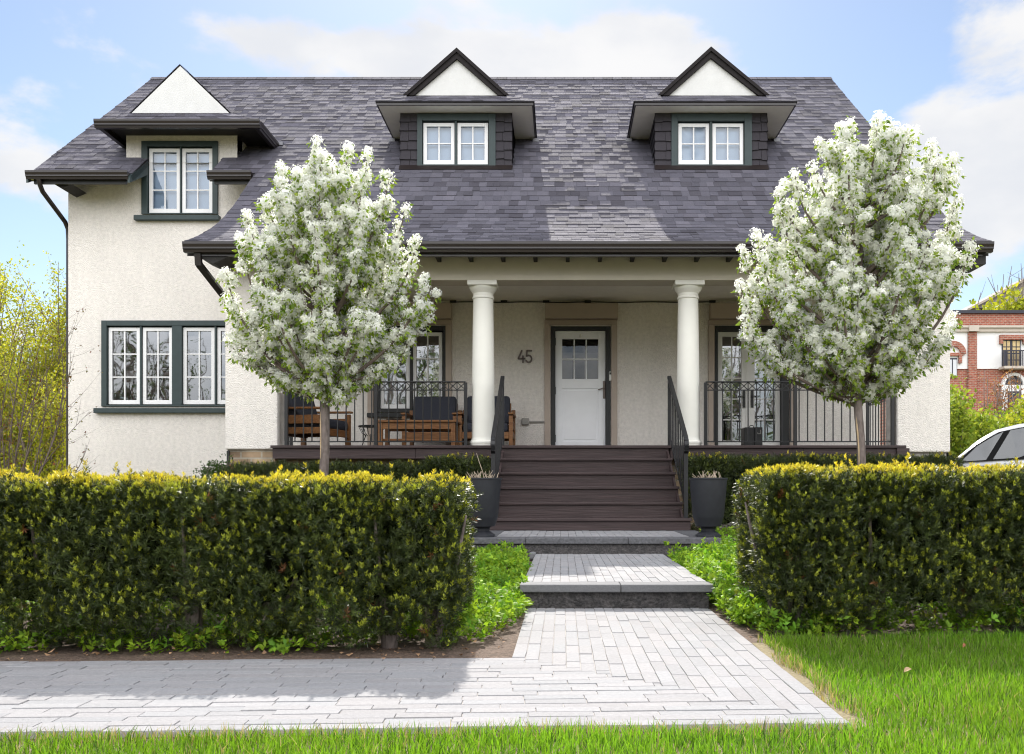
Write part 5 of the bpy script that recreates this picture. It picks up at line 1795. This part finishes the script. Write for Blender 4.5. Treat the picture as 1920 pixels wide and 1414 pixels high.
def lawn():
    rng = np.random.default_rng(77)
    # region: right of the walk up to the bed, and in front of everything
    n = 230000
    x = rng.uniform(-3.2, 4.2, n); y = rng.uniform(1.7, 4.72, n)
    fy = lambda x: 4.085 - rw * NC * 1.001 + tilt * (x - PX0)
    front = y < fy(x) - 0.012
    right = (x > PX1 + 0.035 + 0.03 * np.sin(y * 9)) & (y < 4.58 + 0.05 * np.sin(x * 4) + 0.04 * (x - 1))
    keep = (front | right)
    # fewer blades where the view never falls
    d_edge = np.where(front & ~(x > PX1), fy(x) - y, np.where(y < fy(x), np.hypot(np.maximum(0, x - PX1), 0.25), x - PX1))
    keep &= ~((y < 2.3) & (rng.random(n) < 0.6)) & ~((np.abs(x) > 3.0) & (rng.random(n) < 0.5))
    thin = np.clip(d_edge / 0.07, 0.35, 1)
    keep &= rng.random(n) < thin
    x, y, d_edge = x[keep], y[keep], d_edge[keep]
    m = len(x)
    patch = 0.5 + 0.5 * np.sin(x * 5.3 + np.sin(y * 4.1) * 1.5) * np.sin(y * 6.1 + x * 2)
    h = (0.036 + 0.030 * rng.random(m) ** 1.5 + 0.014 * patch) * np.clip(0.45 + d_edge / 0.12, 0.45, 1)
    w = rng.uniform(0.0028, 0.0046, m)
    z = np.array([ground_z(a, b) for a, b in zip(x, y)]) - 0.003
    a = rng.uniform(0, 2 * np.pi, m)
    lean = rng.uniform(0.05, 0.75, m) ** 1.2
    dirx, diry = np.cos(a) * lean, np.sin(a) * lean
    b = rng.uniform(0, 2 * np.pi, m)
    sx, sy = np.cos(b) * w / 2, np.sin(b) * w / 2
    P = np.stack([x, y, z], 1)
    S = np.stack([sx, sy, np.zeros(m)], 1)
    D1 = np.stack([dirx * h * 0.35, diry * h * 0.35, h * 0.55], 1)
    D2 = np.stack([dirx * h * 1.0, diry * h * 1.0, h * (1.0 - 0.25 * lean)], 1)
    V = np.stack([P - S, P + S, P + D1 + S * 0.8, P + D1 - S * 0.8, P + D2 + S * 0.12, P + D2 - S * 0.12], 1).reshape(-1, 3)
    i = np.arange(m)[:, None] * 6
    F = np.concatenate([i + np.array([[0, 1, 2, 3]]), i + np.array([[3, 2, 4, 5]])], 1).reshape(-1, 4)
    k = rng.uniform(0.7, 1.3, (m, 1))
    hue = (rng.random((m, 1)) * 0.6 + 0.4 * patch[:, None])
    col = np.array([[0.11, 0.26, 0.018]]) * (1 - hue) + np.array([[0.23, 0.43, 0.03]]) * hue
    dark = (rng.random((m, 1)) < 0.16)
    col = np.where(dark, np.array([[0.05, 0.13, 0.015]]), col)
    big = 0.5 + 0.5 * np.sin(x * 1.9 + 1.1 * np.sin(y * 2.7)) * np.sin(y * 2.3 + 0.7)
    col = col * (0.82 + 0.3 * big[:, None]) + np.array([[0.02, 0.008, 0.0]]) * (1 - big[:, None])
    dry = (rng.random(m) < np.clip(0.85 - d_edge / 0.16, 0.05, 0.85))[:, None]
    col = np.where(dry, np.array([[0.36, 0.30, 0.17]]), col) * k
    C = np.repeat(col, 2, axis=0)
    o = np_build('lawn_grass', V, F, C, M['grass'])
    tag(o, 'bright green mown lawn in front of the walk and the right hedge', None, None, 'stuff')


lawn()
xs = [PX1 - 0.01 + i * 0.2 for i in range(40)]
mb = MB()
for (xa, xb, ya, yb) in ((-8, PX1 + 0.02, -2.0, 2.75), (PX1 + 0.006, 9, -2.0, 4.5)):
    nx, ny = 24, 24
    vs = [(xa + (xb - xa) * i / nx, ya + (yb - ya) * j / ny, ground_z(0, ya + (yb - ya) * j / ny) + 0.005) for j in range(ny + 1) for i in range(nx + 1)]
    mb.add(vs, [(j * (nx + 1) + i, j * (nx + 1) + i + 1, (j + 1) * (nx + 1) + i + 1, (j + 1) * (nx + 1) + i) for j in range(ny) for i in range(nx)])
tag(mb.build('lawn', M['lawn_soil']), 'mossy earth under the mown grass', None, None, 'structure')

# fallen leaves and twigs in the beds
M['dead_leaf'] = mat('dead_leaf', (0.3, 0.15, 0.07), 0.8, attr=True, trans=0.2)
rng = np.random.default_rng(5)
n = 900
x = rng.uniform(-3.4, 1.9, n); y = rng.uniform(3.95, 5.2, n)
ok = ((x < -0.26) & (y > 4.06 + 0.045 * (x + 0.22) + 0.04)) | ((x > 0.95) & (y > 4.5))
x, y = x[ok], y[ok]; n = len(x)
P = np.stack([x, y, np.array([ground_z(a, b) for a, b in zip(x, y)]) + rng.uniform(0.008, 0.02, n)], 1)
D_ = unit(np.stack([rng.normal(size=n), rng.normal(size=n), rng.normal(size=n) * 0.25], 1))
S_ = unit(np.cross(D_, np.array([[0, 0, 1.0]]) + rng.normal(size=(n, 3)) * 0.3))
V, F = leaf_quads(P, D_, S_, rng.uniform(0.012, 0.04, n), rng.uniform(0.006, 0.022, n), 0.2)
C = np.array([[0.30, 0.17, 0.09]]) * rng.uniform(0.35, 1.5, (n, 1)) + np.array([[0.08, 0.07, 0.05]]) * rng.random((n, 1))
tag(np_build('leaf_litter', V, F, C, M['dead_leaf']), 'dead leaves and bark scraps lying on the bed soil', None, None, 'stuff')
leafs = ((1702, 1272, 0.035, 0.4, 'curled brown leaf on the shaded part of the lawn'), (1686, 1330, 0.05, 1.9, 'straw coloured dry leaf upright in the sunlit lawn'), (1808, 1226, 0.025, 0.9, 'small reddish leaf on the lawn close to the hedge'))
for (px, py, s, a, lab) in leafs:
    D0 = FOC * (CAMZ + 0.0) / (py - 920)
    c = Vector((X(px, D0), D0, ground_z(0, D0) + 0.052))
    mb = MB(); mb.col = (0.42, 0.29, 0.17) if s > 0.03 else (0.3, 0.12, 0.06)
    u = Vector((math.cos(a), 0.3, math.sin(a) * 0.6)); v = Vector((-0.3, math.cos(a), 0.5)).normalized()
    vs = []
    for i in range(6):
        t = i / 5
        w_ = s * 0.3 * math.sin(math.pi * (0.08 + 0.88 * t))
        q = c + u * s * (t - 0.5) + Vector((0, 0, 0.006 * math.sin(t * 3.1)))
        vs += [q - v * w_, q + Vector((0, 0, -0.004)), q + v * w_]
    fs = []
    for i in range(5):
        fs += [(i * 3, i * 3 + 1, i * 3 + 4, i * 3 + 3), (i * 3 + 1, i * 3 + 2, i * 3 + 5, i * 3 + 4)]
    mb.add(vs, fs)
    tag(mb.build('dry_leaf', M['dead_leaf']), lab, 'leaf', 'dry leaves on the lawn')
# dandelions in the bed
M['dandelion'] = mat('dandelion', (0.8, 0.55, 0.02), 0.7)
for (px, py, lab) in ((878, 1101, 'yellow dandelion flower in the ground cover beside the hedge end'),):
    D0 = 5.5
    c = (X(px, D0), D0, Z(py, D0))
    t = thing('dandelion', lab, 'flower', (c[0], c[1], ground_z(0, D0)))
    MB().tube([(c[0], c[1], ground_z(0, D0)), (c[0] + 0.004, c[1], c[2] - 0.004)], 0.002, 6).build('stem', M['leaf'], t)
    mb = MB()
    for i in range(26):
        a = i * 2.4; r = 0.002 + 0.014 * (i / 26) ** 0.5
        mb.bar((c[0], c[1], c[2] - 0.006), (c[0] + r * math.cos(a), c[1] + r * math.sin(a), c[2] + 0.006 - 0.006 * (i / 26)), 0.004, 0.001)
    mb.build('petals', M['dandelion'], t)


# ---- trees
def bez(p0, p1, p2, n):
    return [p0.lerp(p1, t).lerp(p1.lerp(p2, t), t) for t in [i / n for i in range(n + 1)]]


def blossom_tree(label, px, D, fork_py, trunk_px, outline, tips, seed, n_fill):
    """white flowering pear: outline = list of (py, px_left, px_right); tips = silhouette shoots (px, py)"""
    rn = random.Random(seed); rng = np.random.default_rng(seed)
    x0 = X(px, D); zf = Z(fork_py, D); gz_ = ground_z(x0, D)
    t = thing('blossom_tree', label, 'tree', (x0, D, gz_), group='white blossom trees before the porch')
    r0 = trunk_px / 2 * D / FOC
    ztop = Z(outline[0][0], D)
    # trunk with leader
    mb = MB()
    path, rad = [], []
    N = 26
    for i in range(N + 1):
        f = i / N
        z = gz_ - 0.05 + (ztop - 0.5 - gz_) * f
        k = 1.25 - 0.25 * min(1, f * 6) if f < 0.17 else 1.0
        rr = r0 * k if z < zf else r0 * max(0.10, 0.72 * (1 - (z - zf) / (ztop - zf)) ** 0.9)
        path.append((x0 + 0.022 * math.sin(z * 2.1 + seed) + 0.008 * math.sin(z * 7), D + 0.02 * math.cos(z * 2.3), z)); rad.append(rr)
    mb.tube(path, rad, 14)
    trunk = mb.build('trunk', M['bark'], t, smooth=True)
    # split in the bark
    mb = MB(); mb.col = (0.5, 0.38, 0.24)
    M.setdefault('bare_wood', mat('bare_wood', (0.42, 0.31, 0.19), 0.8, var=0.3, vs=20, stretch=(1, 1, 0.15)))
    zs0, zs1 = Z(fork_py + 125, D), Z(fork_py + 25, D)
    ctr = lambda z: (x0 + 0.022 * math.sin(z * 2.1 + seed) + 0.008 * math.sin(z * 7))
    mb.tube([(ctr(zs0 + (zs1 - zs0) * i / 6) - r0 * 0.72, D - r0 * 0.55 + 0.02 * math.cos((zs0 + (zs1 - zs0) * i / 6) * 2.3), zs0 + (zs1 - zs0) * i / 6) for i in range(7)],
            [0.002, 0.008, 0.010, 0.009, 0.011, 0.009, 0.003], 6)
    mb.build('bark_split', M['bare_wood'], trunk)

    def width(z):
        pts = [(Z(a, D), X(l, D), X(r, D)) for (a, l, r) in outline]
        for (a, b) in zip(pts, pts[1:]):
            if b[0] <= z <= a[0]:
                f = (z - b[0]) / (a[0] - b[0])
                return b[1] + f * (a[1] - b[1]), b[2] + f * (a[2] - b[2])
        return x0 - 0.05, x0 + 0.05

    ends = [(Vector((X(a, D), D + rn.uniform(-0.15, 0.15), Z(b, D))), 1.0) for (a, b) in tips]
    zl, zh = Z(outline[-1][0], D), Z(outline[0][0], D)
    tries = 0
    while len(ends) < len(tips) + n_fill and tries < 9000:
        tries += 1
        z = rn.uniform(zl, zh)
        xl, xr = width(z)
        c, hw = (xl + xr) / 2, (xr - xl) / 2 * 0.95
        if rn.random() > hw / 1.05:
            continue
        a = rn.uniform(0, 6.283); k = rn.uniform(0.25, 1.0) ** 0.6 * 0.93
        p = Vector((c + hw * k * math.cos(a), D + hw * 0.9 * k * math.sin(a), z))
        if math.sin(p.x * 7.1 + seed) * math.sin(p.z * 5.7 + seed * 2) + 0.6 * math.sin(p.y * 8 + p.z * 3) > 0.40:
            continue
        ends.append((p, k))
    limbs = MB()
    Pc, Pr = [], []
    for (e, k) in ends:
        hd = math.hypot(e.x - x0, e.y - D)
        zs = max(zf + rn.uniform(-0.04, 0.10), min(ztop - 0.9, e.z - hd * rn.uniform(0.9, 1.5) - rn.uniform(0.05, 0.3)))
        if e.z < zf + 0.25:
            zs = zf + rn.uniform(-0.02, 0.12)
        f = (zs - gz_) / (ztop - gz_)
        s = Vector((x0 + 0.022 * math.sin(zs * 2.1 + seed), D, zs))
        mid = s.lerp(e, 0.55)
        mid.x += (e.x - s.x) * 0.34; mid.y += (e.y - s.y) * 0.34; mid.z -= (e.z - s.z) * 0.16
        mid += Vector((rn.uniform(-.06, .06), rn.uniform(-.06, .06), 0))
        pts = bez(s, mid, e, 9)
        L = sum((b - a).length for a, b in zip(pts, pts[1:]))
        rb = min(0.022, 0.006 + 0.012 * L)
        limbs.tube(pts, [rb * (1 - 0.86 * i / 9) + 0.0012 for i in range(10)], 6, cap=False)
        # blossom clusters in a brush along the outer part of the limb
        bl = min(L * 0.80, rn.uniform(0.45, 0.95))
        acc = 0.0
        step = 0.052
        dense = [pts[-1]]
        for a, b in zip(pts[::-1], pts[::-1][1:]):
            seg = (b - a).length
            m = max(1, int(seg / step))
            for i in range(1, m + 1):
                dense.append(a.lerp(b, i / m))
        dist = 0.0
        for a, b in zip(dense, dense[1:]):
            dist += (b - a).length
            if dist > bl:
                break
            if rn.random() < 0.10:
                continue
            fr = dist / bl
            o = Vector((rn.gauss(0, 1), rn.gauss(0, 1), rn.gauss(0, 0.8))).normalized() * rn.uniform(0.01, 0.065) * (0.5 + 0.7 * fr)
            Pc.append(a + o); Pr.append(rn.uniform(0.050, 0.078) * (0.85 if fr < 0.06 else 1.0))
        # side spurs
        for q in range(int(L * 3.6)):
            f = rn.uniform(0.3, 0.95)
            b = pts[int(f * 9)]
            d = Vector((rn.gauss(0, 1), rn.gauss(0, 1), rn.uniform(0.0, 1.4))).normalized()
            l = rn.uniform(0.10, 0.24)
            en = b + d * l
            xl, xr = width(en.z)
            if not (xl - 0.03 < en.x < xr + 0.03):
                continue
            limbs.tube([b, b + d * l * 0.5 + Vector((0, 0, 0.01)), en], [0.004, 0.003, 0.0015], 5, cap=False)
            for i in range(max(1, int(l / 0.06))):
                Pc.append(en - d * (i * 0.055) + Vector((rn.gauss(0, .02), rn.gauss(0, .02), rn.gauss(0, .02)))); Pr.append(rn.uniform(0.045, 0.068))
    limbs.build('branches', M['twig'], t, smooth=True)
    Pc = np.array([tuple(p) for p in Pc]); Pr = np.array(Pr)
    m = len(Pc)
    # petals: domed clusters, fullest on their upper side, over a dense heart of bloom
    parts = []
    for i in range(9):
        d = unit(rng.normal(size=(m, 3)))
        fd = perp(d, rng); sd = np.cross(d, fd)
        s = Pr * rng.uniform(0.85, 1.15, m)
        V, F = leaf_quads(Pc + d * (Pr * 0.55)[:, None] - fd * s[:, None] * 0.5, fd, sd, s, s * 0.9, 0.1)
        parts.append((V, F, np.array([[0.93, 0.935, 0.88]]) * rng.uniform(0.94, 1.03, (m, 1))))
    for i in range(60):
        d = rng.normal(size=(m, 3)) + np.array([[0, 0, 0.45]])
        d = unit(d)
        p = Pc + d * (Pr * rng.uniform(0.72, 1.05, m))[:, None]
        nn = unit(d + rng.normal(size=d.shape) * 0.45)
        fd = perp(nn, rng)
        sd = np.cross(nn, fd)
        s = rng.uniform(0.015, 0.026, m)
        V, F = leaf_quads(p - fd * s[:, None] * 0.5, fd, sd, s, s * 0.85, 0.12)
        c = np.array([[0.93, 0.935, 0.89]]) * rng.uniform(0.92, 1.04, (m, 1))
        gr = rng.random((m, 1)) < 0.05
        c = np.where(gr, np.array([[0.62, 0.68, 0.40]]), c)
        parts.append((V, F, c))
    V, F, C = merge(parts)
    np_build('blossom', V, F, C, M['petal'], t)
    parts = []
    for i in range(9):
        sel = rng.random(m) < 0.9
        d = unit(rng.normal(size=(m, 3)) * np.array([[1, 1, 0.6]]) + np.array([[0, 0, -0.6]]))
        p = (Pc + d * (Pr * rng.uniform(0.6, 1.1, m))[:, None])[sel]
        fd = unit(d[sel] + np.array([[0, 0, -0.5]]) + rng.normal(size=(sel.sum(), 3)) * 0.4)
        sd = perp(fd, rng)
        k = sel.sum()
        s = rng.uniform(0.034, 0.066, k)
        V, F = leaf_quads(p, fd, sd, s, s * 0.5, 0.1)
        hue = rng.random((k, 1))
        c = (np.array([[0.13, 0.23, 0.035]]) * (1 - hue) + np.array([[0.33, 0.42, 0.06]]) * hue) * rng.uniform(0.8, 1.2, (k, 1))
        parts.append((V, F, c))
    V, F, C = merge(parts)
    np_build('foliage', V, F, C, M['leaf'], t)
    return t


blossom_tree('white blossom tree before the lounge chairs, standing behind the longer hedge', 612, 8.9, 745, 17,
             [(285, 560, 690), (330, 530, 710), (400, 465, 750), (460, 450, 775), (520, 440, 790), (580, 440, 785), (640, 462, 752), (690, 505, 705), (735, 568, 672)],
             [(597, 270), (653, 275), (689, 292), (526, 308), (555, 322), (620, 300), (735, 345), (757, 382), (782, 452), (803, 520), (812, 550), (766, 640),
              (447, 440), (462, 402), (500, 372), (432, 515), (430, 560), (432, 580), (428, 640), (470, 665), (520, 705), (545, 715), (690, 706), (655, 735), (740, 680), (640, 752)], 3, 112)
blossom_tree('white blossom tree before the french doors, standing behind the shorter hedge', 1612, 8.9, 755, 16,
             [(240, 1545, 1675), (280, 1515, 1770), (330, 1475, 1788), (400, 1462, 1796), (450, 1440, 1803), (520, 1420, 1790), (580, 1418, 1765), (640, 1455, 1722), (690, 1515, 1680), (745, 1580, 1650)],
             [(1590, 236), (1640, 230), (1545, 262), (1570, 255), (1749, 272), (1783, 298), (1700, 262), (1660, 240), (1512, 305), (1490, 330), (1458, 366), (1455, 395), (1790, 380), (1800, 420), (1812, 452),
              (1415, 445), (1440, 450), (1400, 462), (1388, 530), (1395, 600), (1400, 625), (1430, 650), (1792, 590), (1775, 610), (1750, 640), (1700, 690), (1665, 722), (1560, 732), (1520, 705), (1590, 745)], 7, 130)


def shrub(name, label, cat, base, tips, seed, leafcol, ls, group=None, twigs=7, leaves=9, bark='twig_bg', r=0.03, brush=0.5, spread=0.06, spur=0.35, mm='leaf', r_tip=0.004):
    """many-stemmed plant: stems from base to tips, forking twigs, leaves along the outer part"""
    rn = random.Random(seed); rng = np.random.default_rng(seed)
    t = thing(name, label, cat, base, group=group)
    mb = MB()
    B = Vector(base)
    LP = []
    for e in tips:
        e = Vector(e)
        s = B + Vector((rn.uniform(-.12, .12), rn.uniform(-.12, .12), -0.03)) * (r / 0.03)
        mid = s.lerp(e, 0.5) + Vector(((e.x - s.x) * 0.12, (e.y - s.y) * 0.12, 0)) + Vector((rn.gauss(0, 1), rn.gauss(0, 1), 0)) * 0.22 * (e - s).length * 0.5
        pts = bez(s, mid, e, 8)
        L = (e - s).length
        mb.tube(pts, [r * (1 - i / 8) + r_tip for i in range(9)], 5, cap=False)
        for q in range(twigs):
            f = rn.uniform(0.25, 0.97)
            i = min(7, int(f * 8))
            b = pts[i].lerp(pts[i + 1], f * 8 - i)
            d = ((pts[i + 1] - pts[i]).normalized() + Vector((rn.gauss(0, .7), rn.gauss(0, .7), rn.gauss(0.05, .4)))).normalized()
            l = L * spur * rn.uniform(0.4, 1.0) * (1 - f * 0.5)
            en = b + d * l + Vector((0, 0, 0.1 * l))
            md = b + d * l * 0.5
            mb.tube([b, md, en], [r * 0.4 * (1 - f) + r_tip, r_tip * 0.8, r_tip * 0.4], 4, cap=False)
            for u in range(leaves):
                a = rn.uniform(0.15, 1.0)
                LP.append((b.lerp(en, a) if a > 0.5 else b.lerp(md, a * 2)))
        for u in range(int(leaves * 2)):
            f = rn.uniform(1 - brush, 1.0)
            i = min(7, int(f * 8))
            LP.append(pts[i].lerp(pts[i + 1], min(1, f * 8 - i)))
    mb.build('branches', M[bark], t, smooth=True)
    if leaves:
        P = np.array([tuple(p) for p in LP])
        P = P + rng.normal(size=P.shape) * spread
        n = len(P)
        parts = []
        for i in range(3):
            d = unit(rng.normal(size=(n, 3)) + np.array([[0, 0, 0.2]]))
            sd = perp(d, rng)
            s = ls * rng.uniform(0.6, 1.3, n)
            V, F = leaf_quads(P + rng.normal(size=P.shape) * spread * 0.5, d, sd, s, s * 0.55, 0.12)
            c = np.array(leafcol)
            hue = rng.random((n, 1))
            C = (c[0][None, :] * (1 - hue) + c[1][None, :] * hue) * rng.uniform(0.75, 1.25, (n, 1))
            parts.append((V, F, C))
        V, F, C = merge(parts)
        np_build('foliage', V, F, C, M[mm], t)
    return t


YG = ((0.26, 0.32, 0.03), (0.60, 0.56, 0.06))
rn = random.Random(9)


def fan(D, pxs, py0, py1, n, rn, dj=0.8, top=None, pw=1.4):
    out = []
    for i in range(n):
        px = rn.uniform(*pxs); k = rn.random()
        y = py0 + (py1 - py0) * k ** pw
        if top: y = max(y, top(px) + rn.uniform(0, 12))
        d = D + rn.uniform(-dj, dj)
        out.append((X(px, d), d, Z(y, d)))
    return out


# left: twiggy shrub beside the wing, bright trees behind it
topl = lambda px: 520 if px < 50 else (505 if px < 70 else 530)
shrub('twiggy_shrub', 'tall bare twiggy shrub with purple brown shoots beside the stucco wing', 'shrub', (X(18, 13.2), 13.2, 0.2), fan(13.2, (-40, 118), 580, 820, 9, rn, 0.5) + [(X(140, 13.2), 13.2, Z(612, 13.2)), (X(168, 13.2), 13.2, Z(772, 13.2)), (X(163, 13.2), 13.2, Z(834, 13.2)), (X(131, 13.2), 13.3, Z(690, 13.2)), (X(126, 13.2), 13.3, Z(655, 13.2))],
      21, ((0.20, 0.05, 0.035), (0.16, 0.20, 0.03)), 0.035, 'shrubs beside the wing', 13, 2, 'twig', 0.012, 0.5, 0.03, 0.42, r_tip=0.0022)
shrub('young_tree', 'yellow green leafing tree with upright shoots, in front of the tan brick outbuilding', 'tree', (X(30, 17.5), 17.5, 0.2), fan(17.5, (-70, 62), 490, 800, 40, rn, 1.2, lambda p: 500, 0.75) , 22, YG, 0.062, 'leafing trees beside the house', 12, 16, 'twig_bg', 0.028, 0.6, 0.10, 0.24)
shrub('young_tree', 'pale green leafing tree whose tallest shoots stand close to the corner downspout', 'tree', (X(105, 18.6), 18.6, 0.2), fan(18.6, (55, 150), 460, 810, 40, rn, 1.2, lambda p: 462 + abs(p - 75) * 0.6, 0.75), 23, YG, 0.062, 'leafing trees beside the house', 12, 16, 'twig_bg', 0.028, 0.6, 0.10, 0.24)
shrub('garden_bush', 'rounded yellow green bush low against the wing wall, behind the twiggy shrub', 'bush', (X(85, 16.2), 16.2, 0.2), fan(16.2, (10, 128), 690, 860, 40, rn, 0.6), 24, YG, 0.06, 'shrubs beside the wing', 8, 10, 'twig_bg', 0.02, 0.7, 0.08, 0.3)
shrub('garden_bush', 'yellow green bush at the frame edge under the leafing trees', 'bush', (X(-10, 16.5), 16.5, 0.2), fan(16.5, (-90, 40), 640, 860, 40, rn, 0.6), 25, YG, 0.06, 'shrubs beside the wing', 8, 10, 'twig_bg', 0.02, 0.7, 0.08, 0.3)
shrub('small_bush', 'small dark green bush at the corner of the wing behind the longer hedge', 'bush', (X(395, 11.5), 11.6, 0.2), fan(11.6, (372, 432), 868, 900, 16, rn, 0.2), 26, ((0.04, 0.09, 0.03), (0.08, 0.13, 0.03)), 0.035, None, 8, 10, 'twig', 0.008, 0.7, 0.03, 0.3)

# right: bushes before the brick building
shrub('garden_bush', 'tall light green bush squeezed between the house corner and the brick building', 'bush', (X(1795, 24), 24, 0.3), fan(24, (1765, 1812), 735, 850, 20, rn, 1.0), 31, ((0.16, 0.26, 0.03), (0.40, 0.45, 0.06)), 0.13, 'bushes behind the parked car', 9, 10, 'twig_bg', 0.03, 0.7, 0.14, 0.25)
shrub('garden_bush', 'broad light green bush behind the windscreen of the parked car', 'bush', (X(1850, 26), 26, 0.3), fan(26, (1808, 1892), 782, 850, 40, rn, 1.2), 32, ((0.16, 0.26, 0.03), (0.40, 0.45, 0.06)), 0.14, 'bushes behind the parked car', 9, 10, 'twig_bg', 0.03, 0.7, 0.15, 0.25)
shrub('garden_bush', 'yellow green bush rising over the rear roof of the parked car', 'bush', (X(1930, 27), 27, 0.3), fan(27, (1885, 2010), 745, 850, 50, rn, 1.2, lambda p: 785 - (p - 1890) * 0.9), 33, ((0.20, 0.28, 0.03), (0.48, 0.48, 0.05)), 0.14, 'bushes behind the parked car', 9, 10, 'twig_bg', 0.03, 0.7, 0.15, 0.25)
shrub('bare_shrub', 'reddish brown almost leafless shrub in front of the arched brick entrance', 'shrub', (X(1872, 30), 30, 0.3), fan(30, (1845, 1915), 692, 770, 26, rn, 0.6), 34, ((0.30, 0.12, 0.07), (0.35, 0.2, 0.12)), 0.10, None, 8, 2, 'twig_bg', 0.035, 0.4, 0.1, 0.3, r_tip=0.008)
shrub('hill_tree', 'yellow green tree crown showing over the parapet of the brick building', 'tree', (X(1905, 90), 90, 0.5), fan(90, (1834, 2040), 560, 640, 80, rn, 3, lambda p: 584 - min(20, max(0, (p - 1830) * 0.25))), 35, ((0.22, 0.28, 0.03), (0.46, 0.44, 0.04)), 0.55, None, 10, 12, 'twig_bg', 0.2, 0.5, 0.6, 0.25, r_tip=0.02)
shrub('bare_tree', 'bare branched tree standing before the grey roof on the rise', 'tree', (X(1885, 104), 104, 0.5), [(X(a, 104), 104 + rn.uniform(-1, 1), Z(b, 104)) for (a, b) in ((1852, 520), (1868, 535), (1895, 500), (1908, 497), (1912, 512), (1925, 505), (1900, 520), (1845, 545), (1935, 520), (1880, 515))], 36, YG, 0.1, None, 9, 0, 'twig_bg', 0.22, 0.5, 0.1, 0.22, r_tip=0.03)

# street trees across the road, mirrored in the windows
SG = ((0.05, 0.11, 0.025), (0.13, 0.19, 0.03))
for i, (x, y, h, w_, lab) in enumerate(((-18.5, -11, 9.5, 2.6, 'street tree opposite the wing, in thin spring leaf'), (-13.4, -12, 8.0, 2.2, 'slender street tree opposite the wide window'),
                                   (-7.0, -10, 9.0, 2.6, 'street tree opposite the left porch window'), (6.3, -11, 8.5, 2.0, 'street tree opposite the french doors'), (10.5, -12, 6.5, 1.6, 'short street tree past the french doors'))):
    tp = [(x + rn.gauss(0, w_ * 0.55), y + rn.gauss(0, w_ * 0.5), h * rn.uniform(0.35, 1.0)) for _ in range(34)]
    shrub('street_tree', lab, 'tree', (x, y, -0.05), tp, 60 + i, SG, 0.12, 'street trees across the road', 9, 5, 'bark', 0.09, 0.5, 0.12, 0.22, r_tip=0.008)
road = MB().box(-80, 80, -7.5, -2.2, -0.2, -0.03).build('road', M['asphalt'])
tag(road, 'grey asphalt street in front of the lawn', None, None, 'structure')
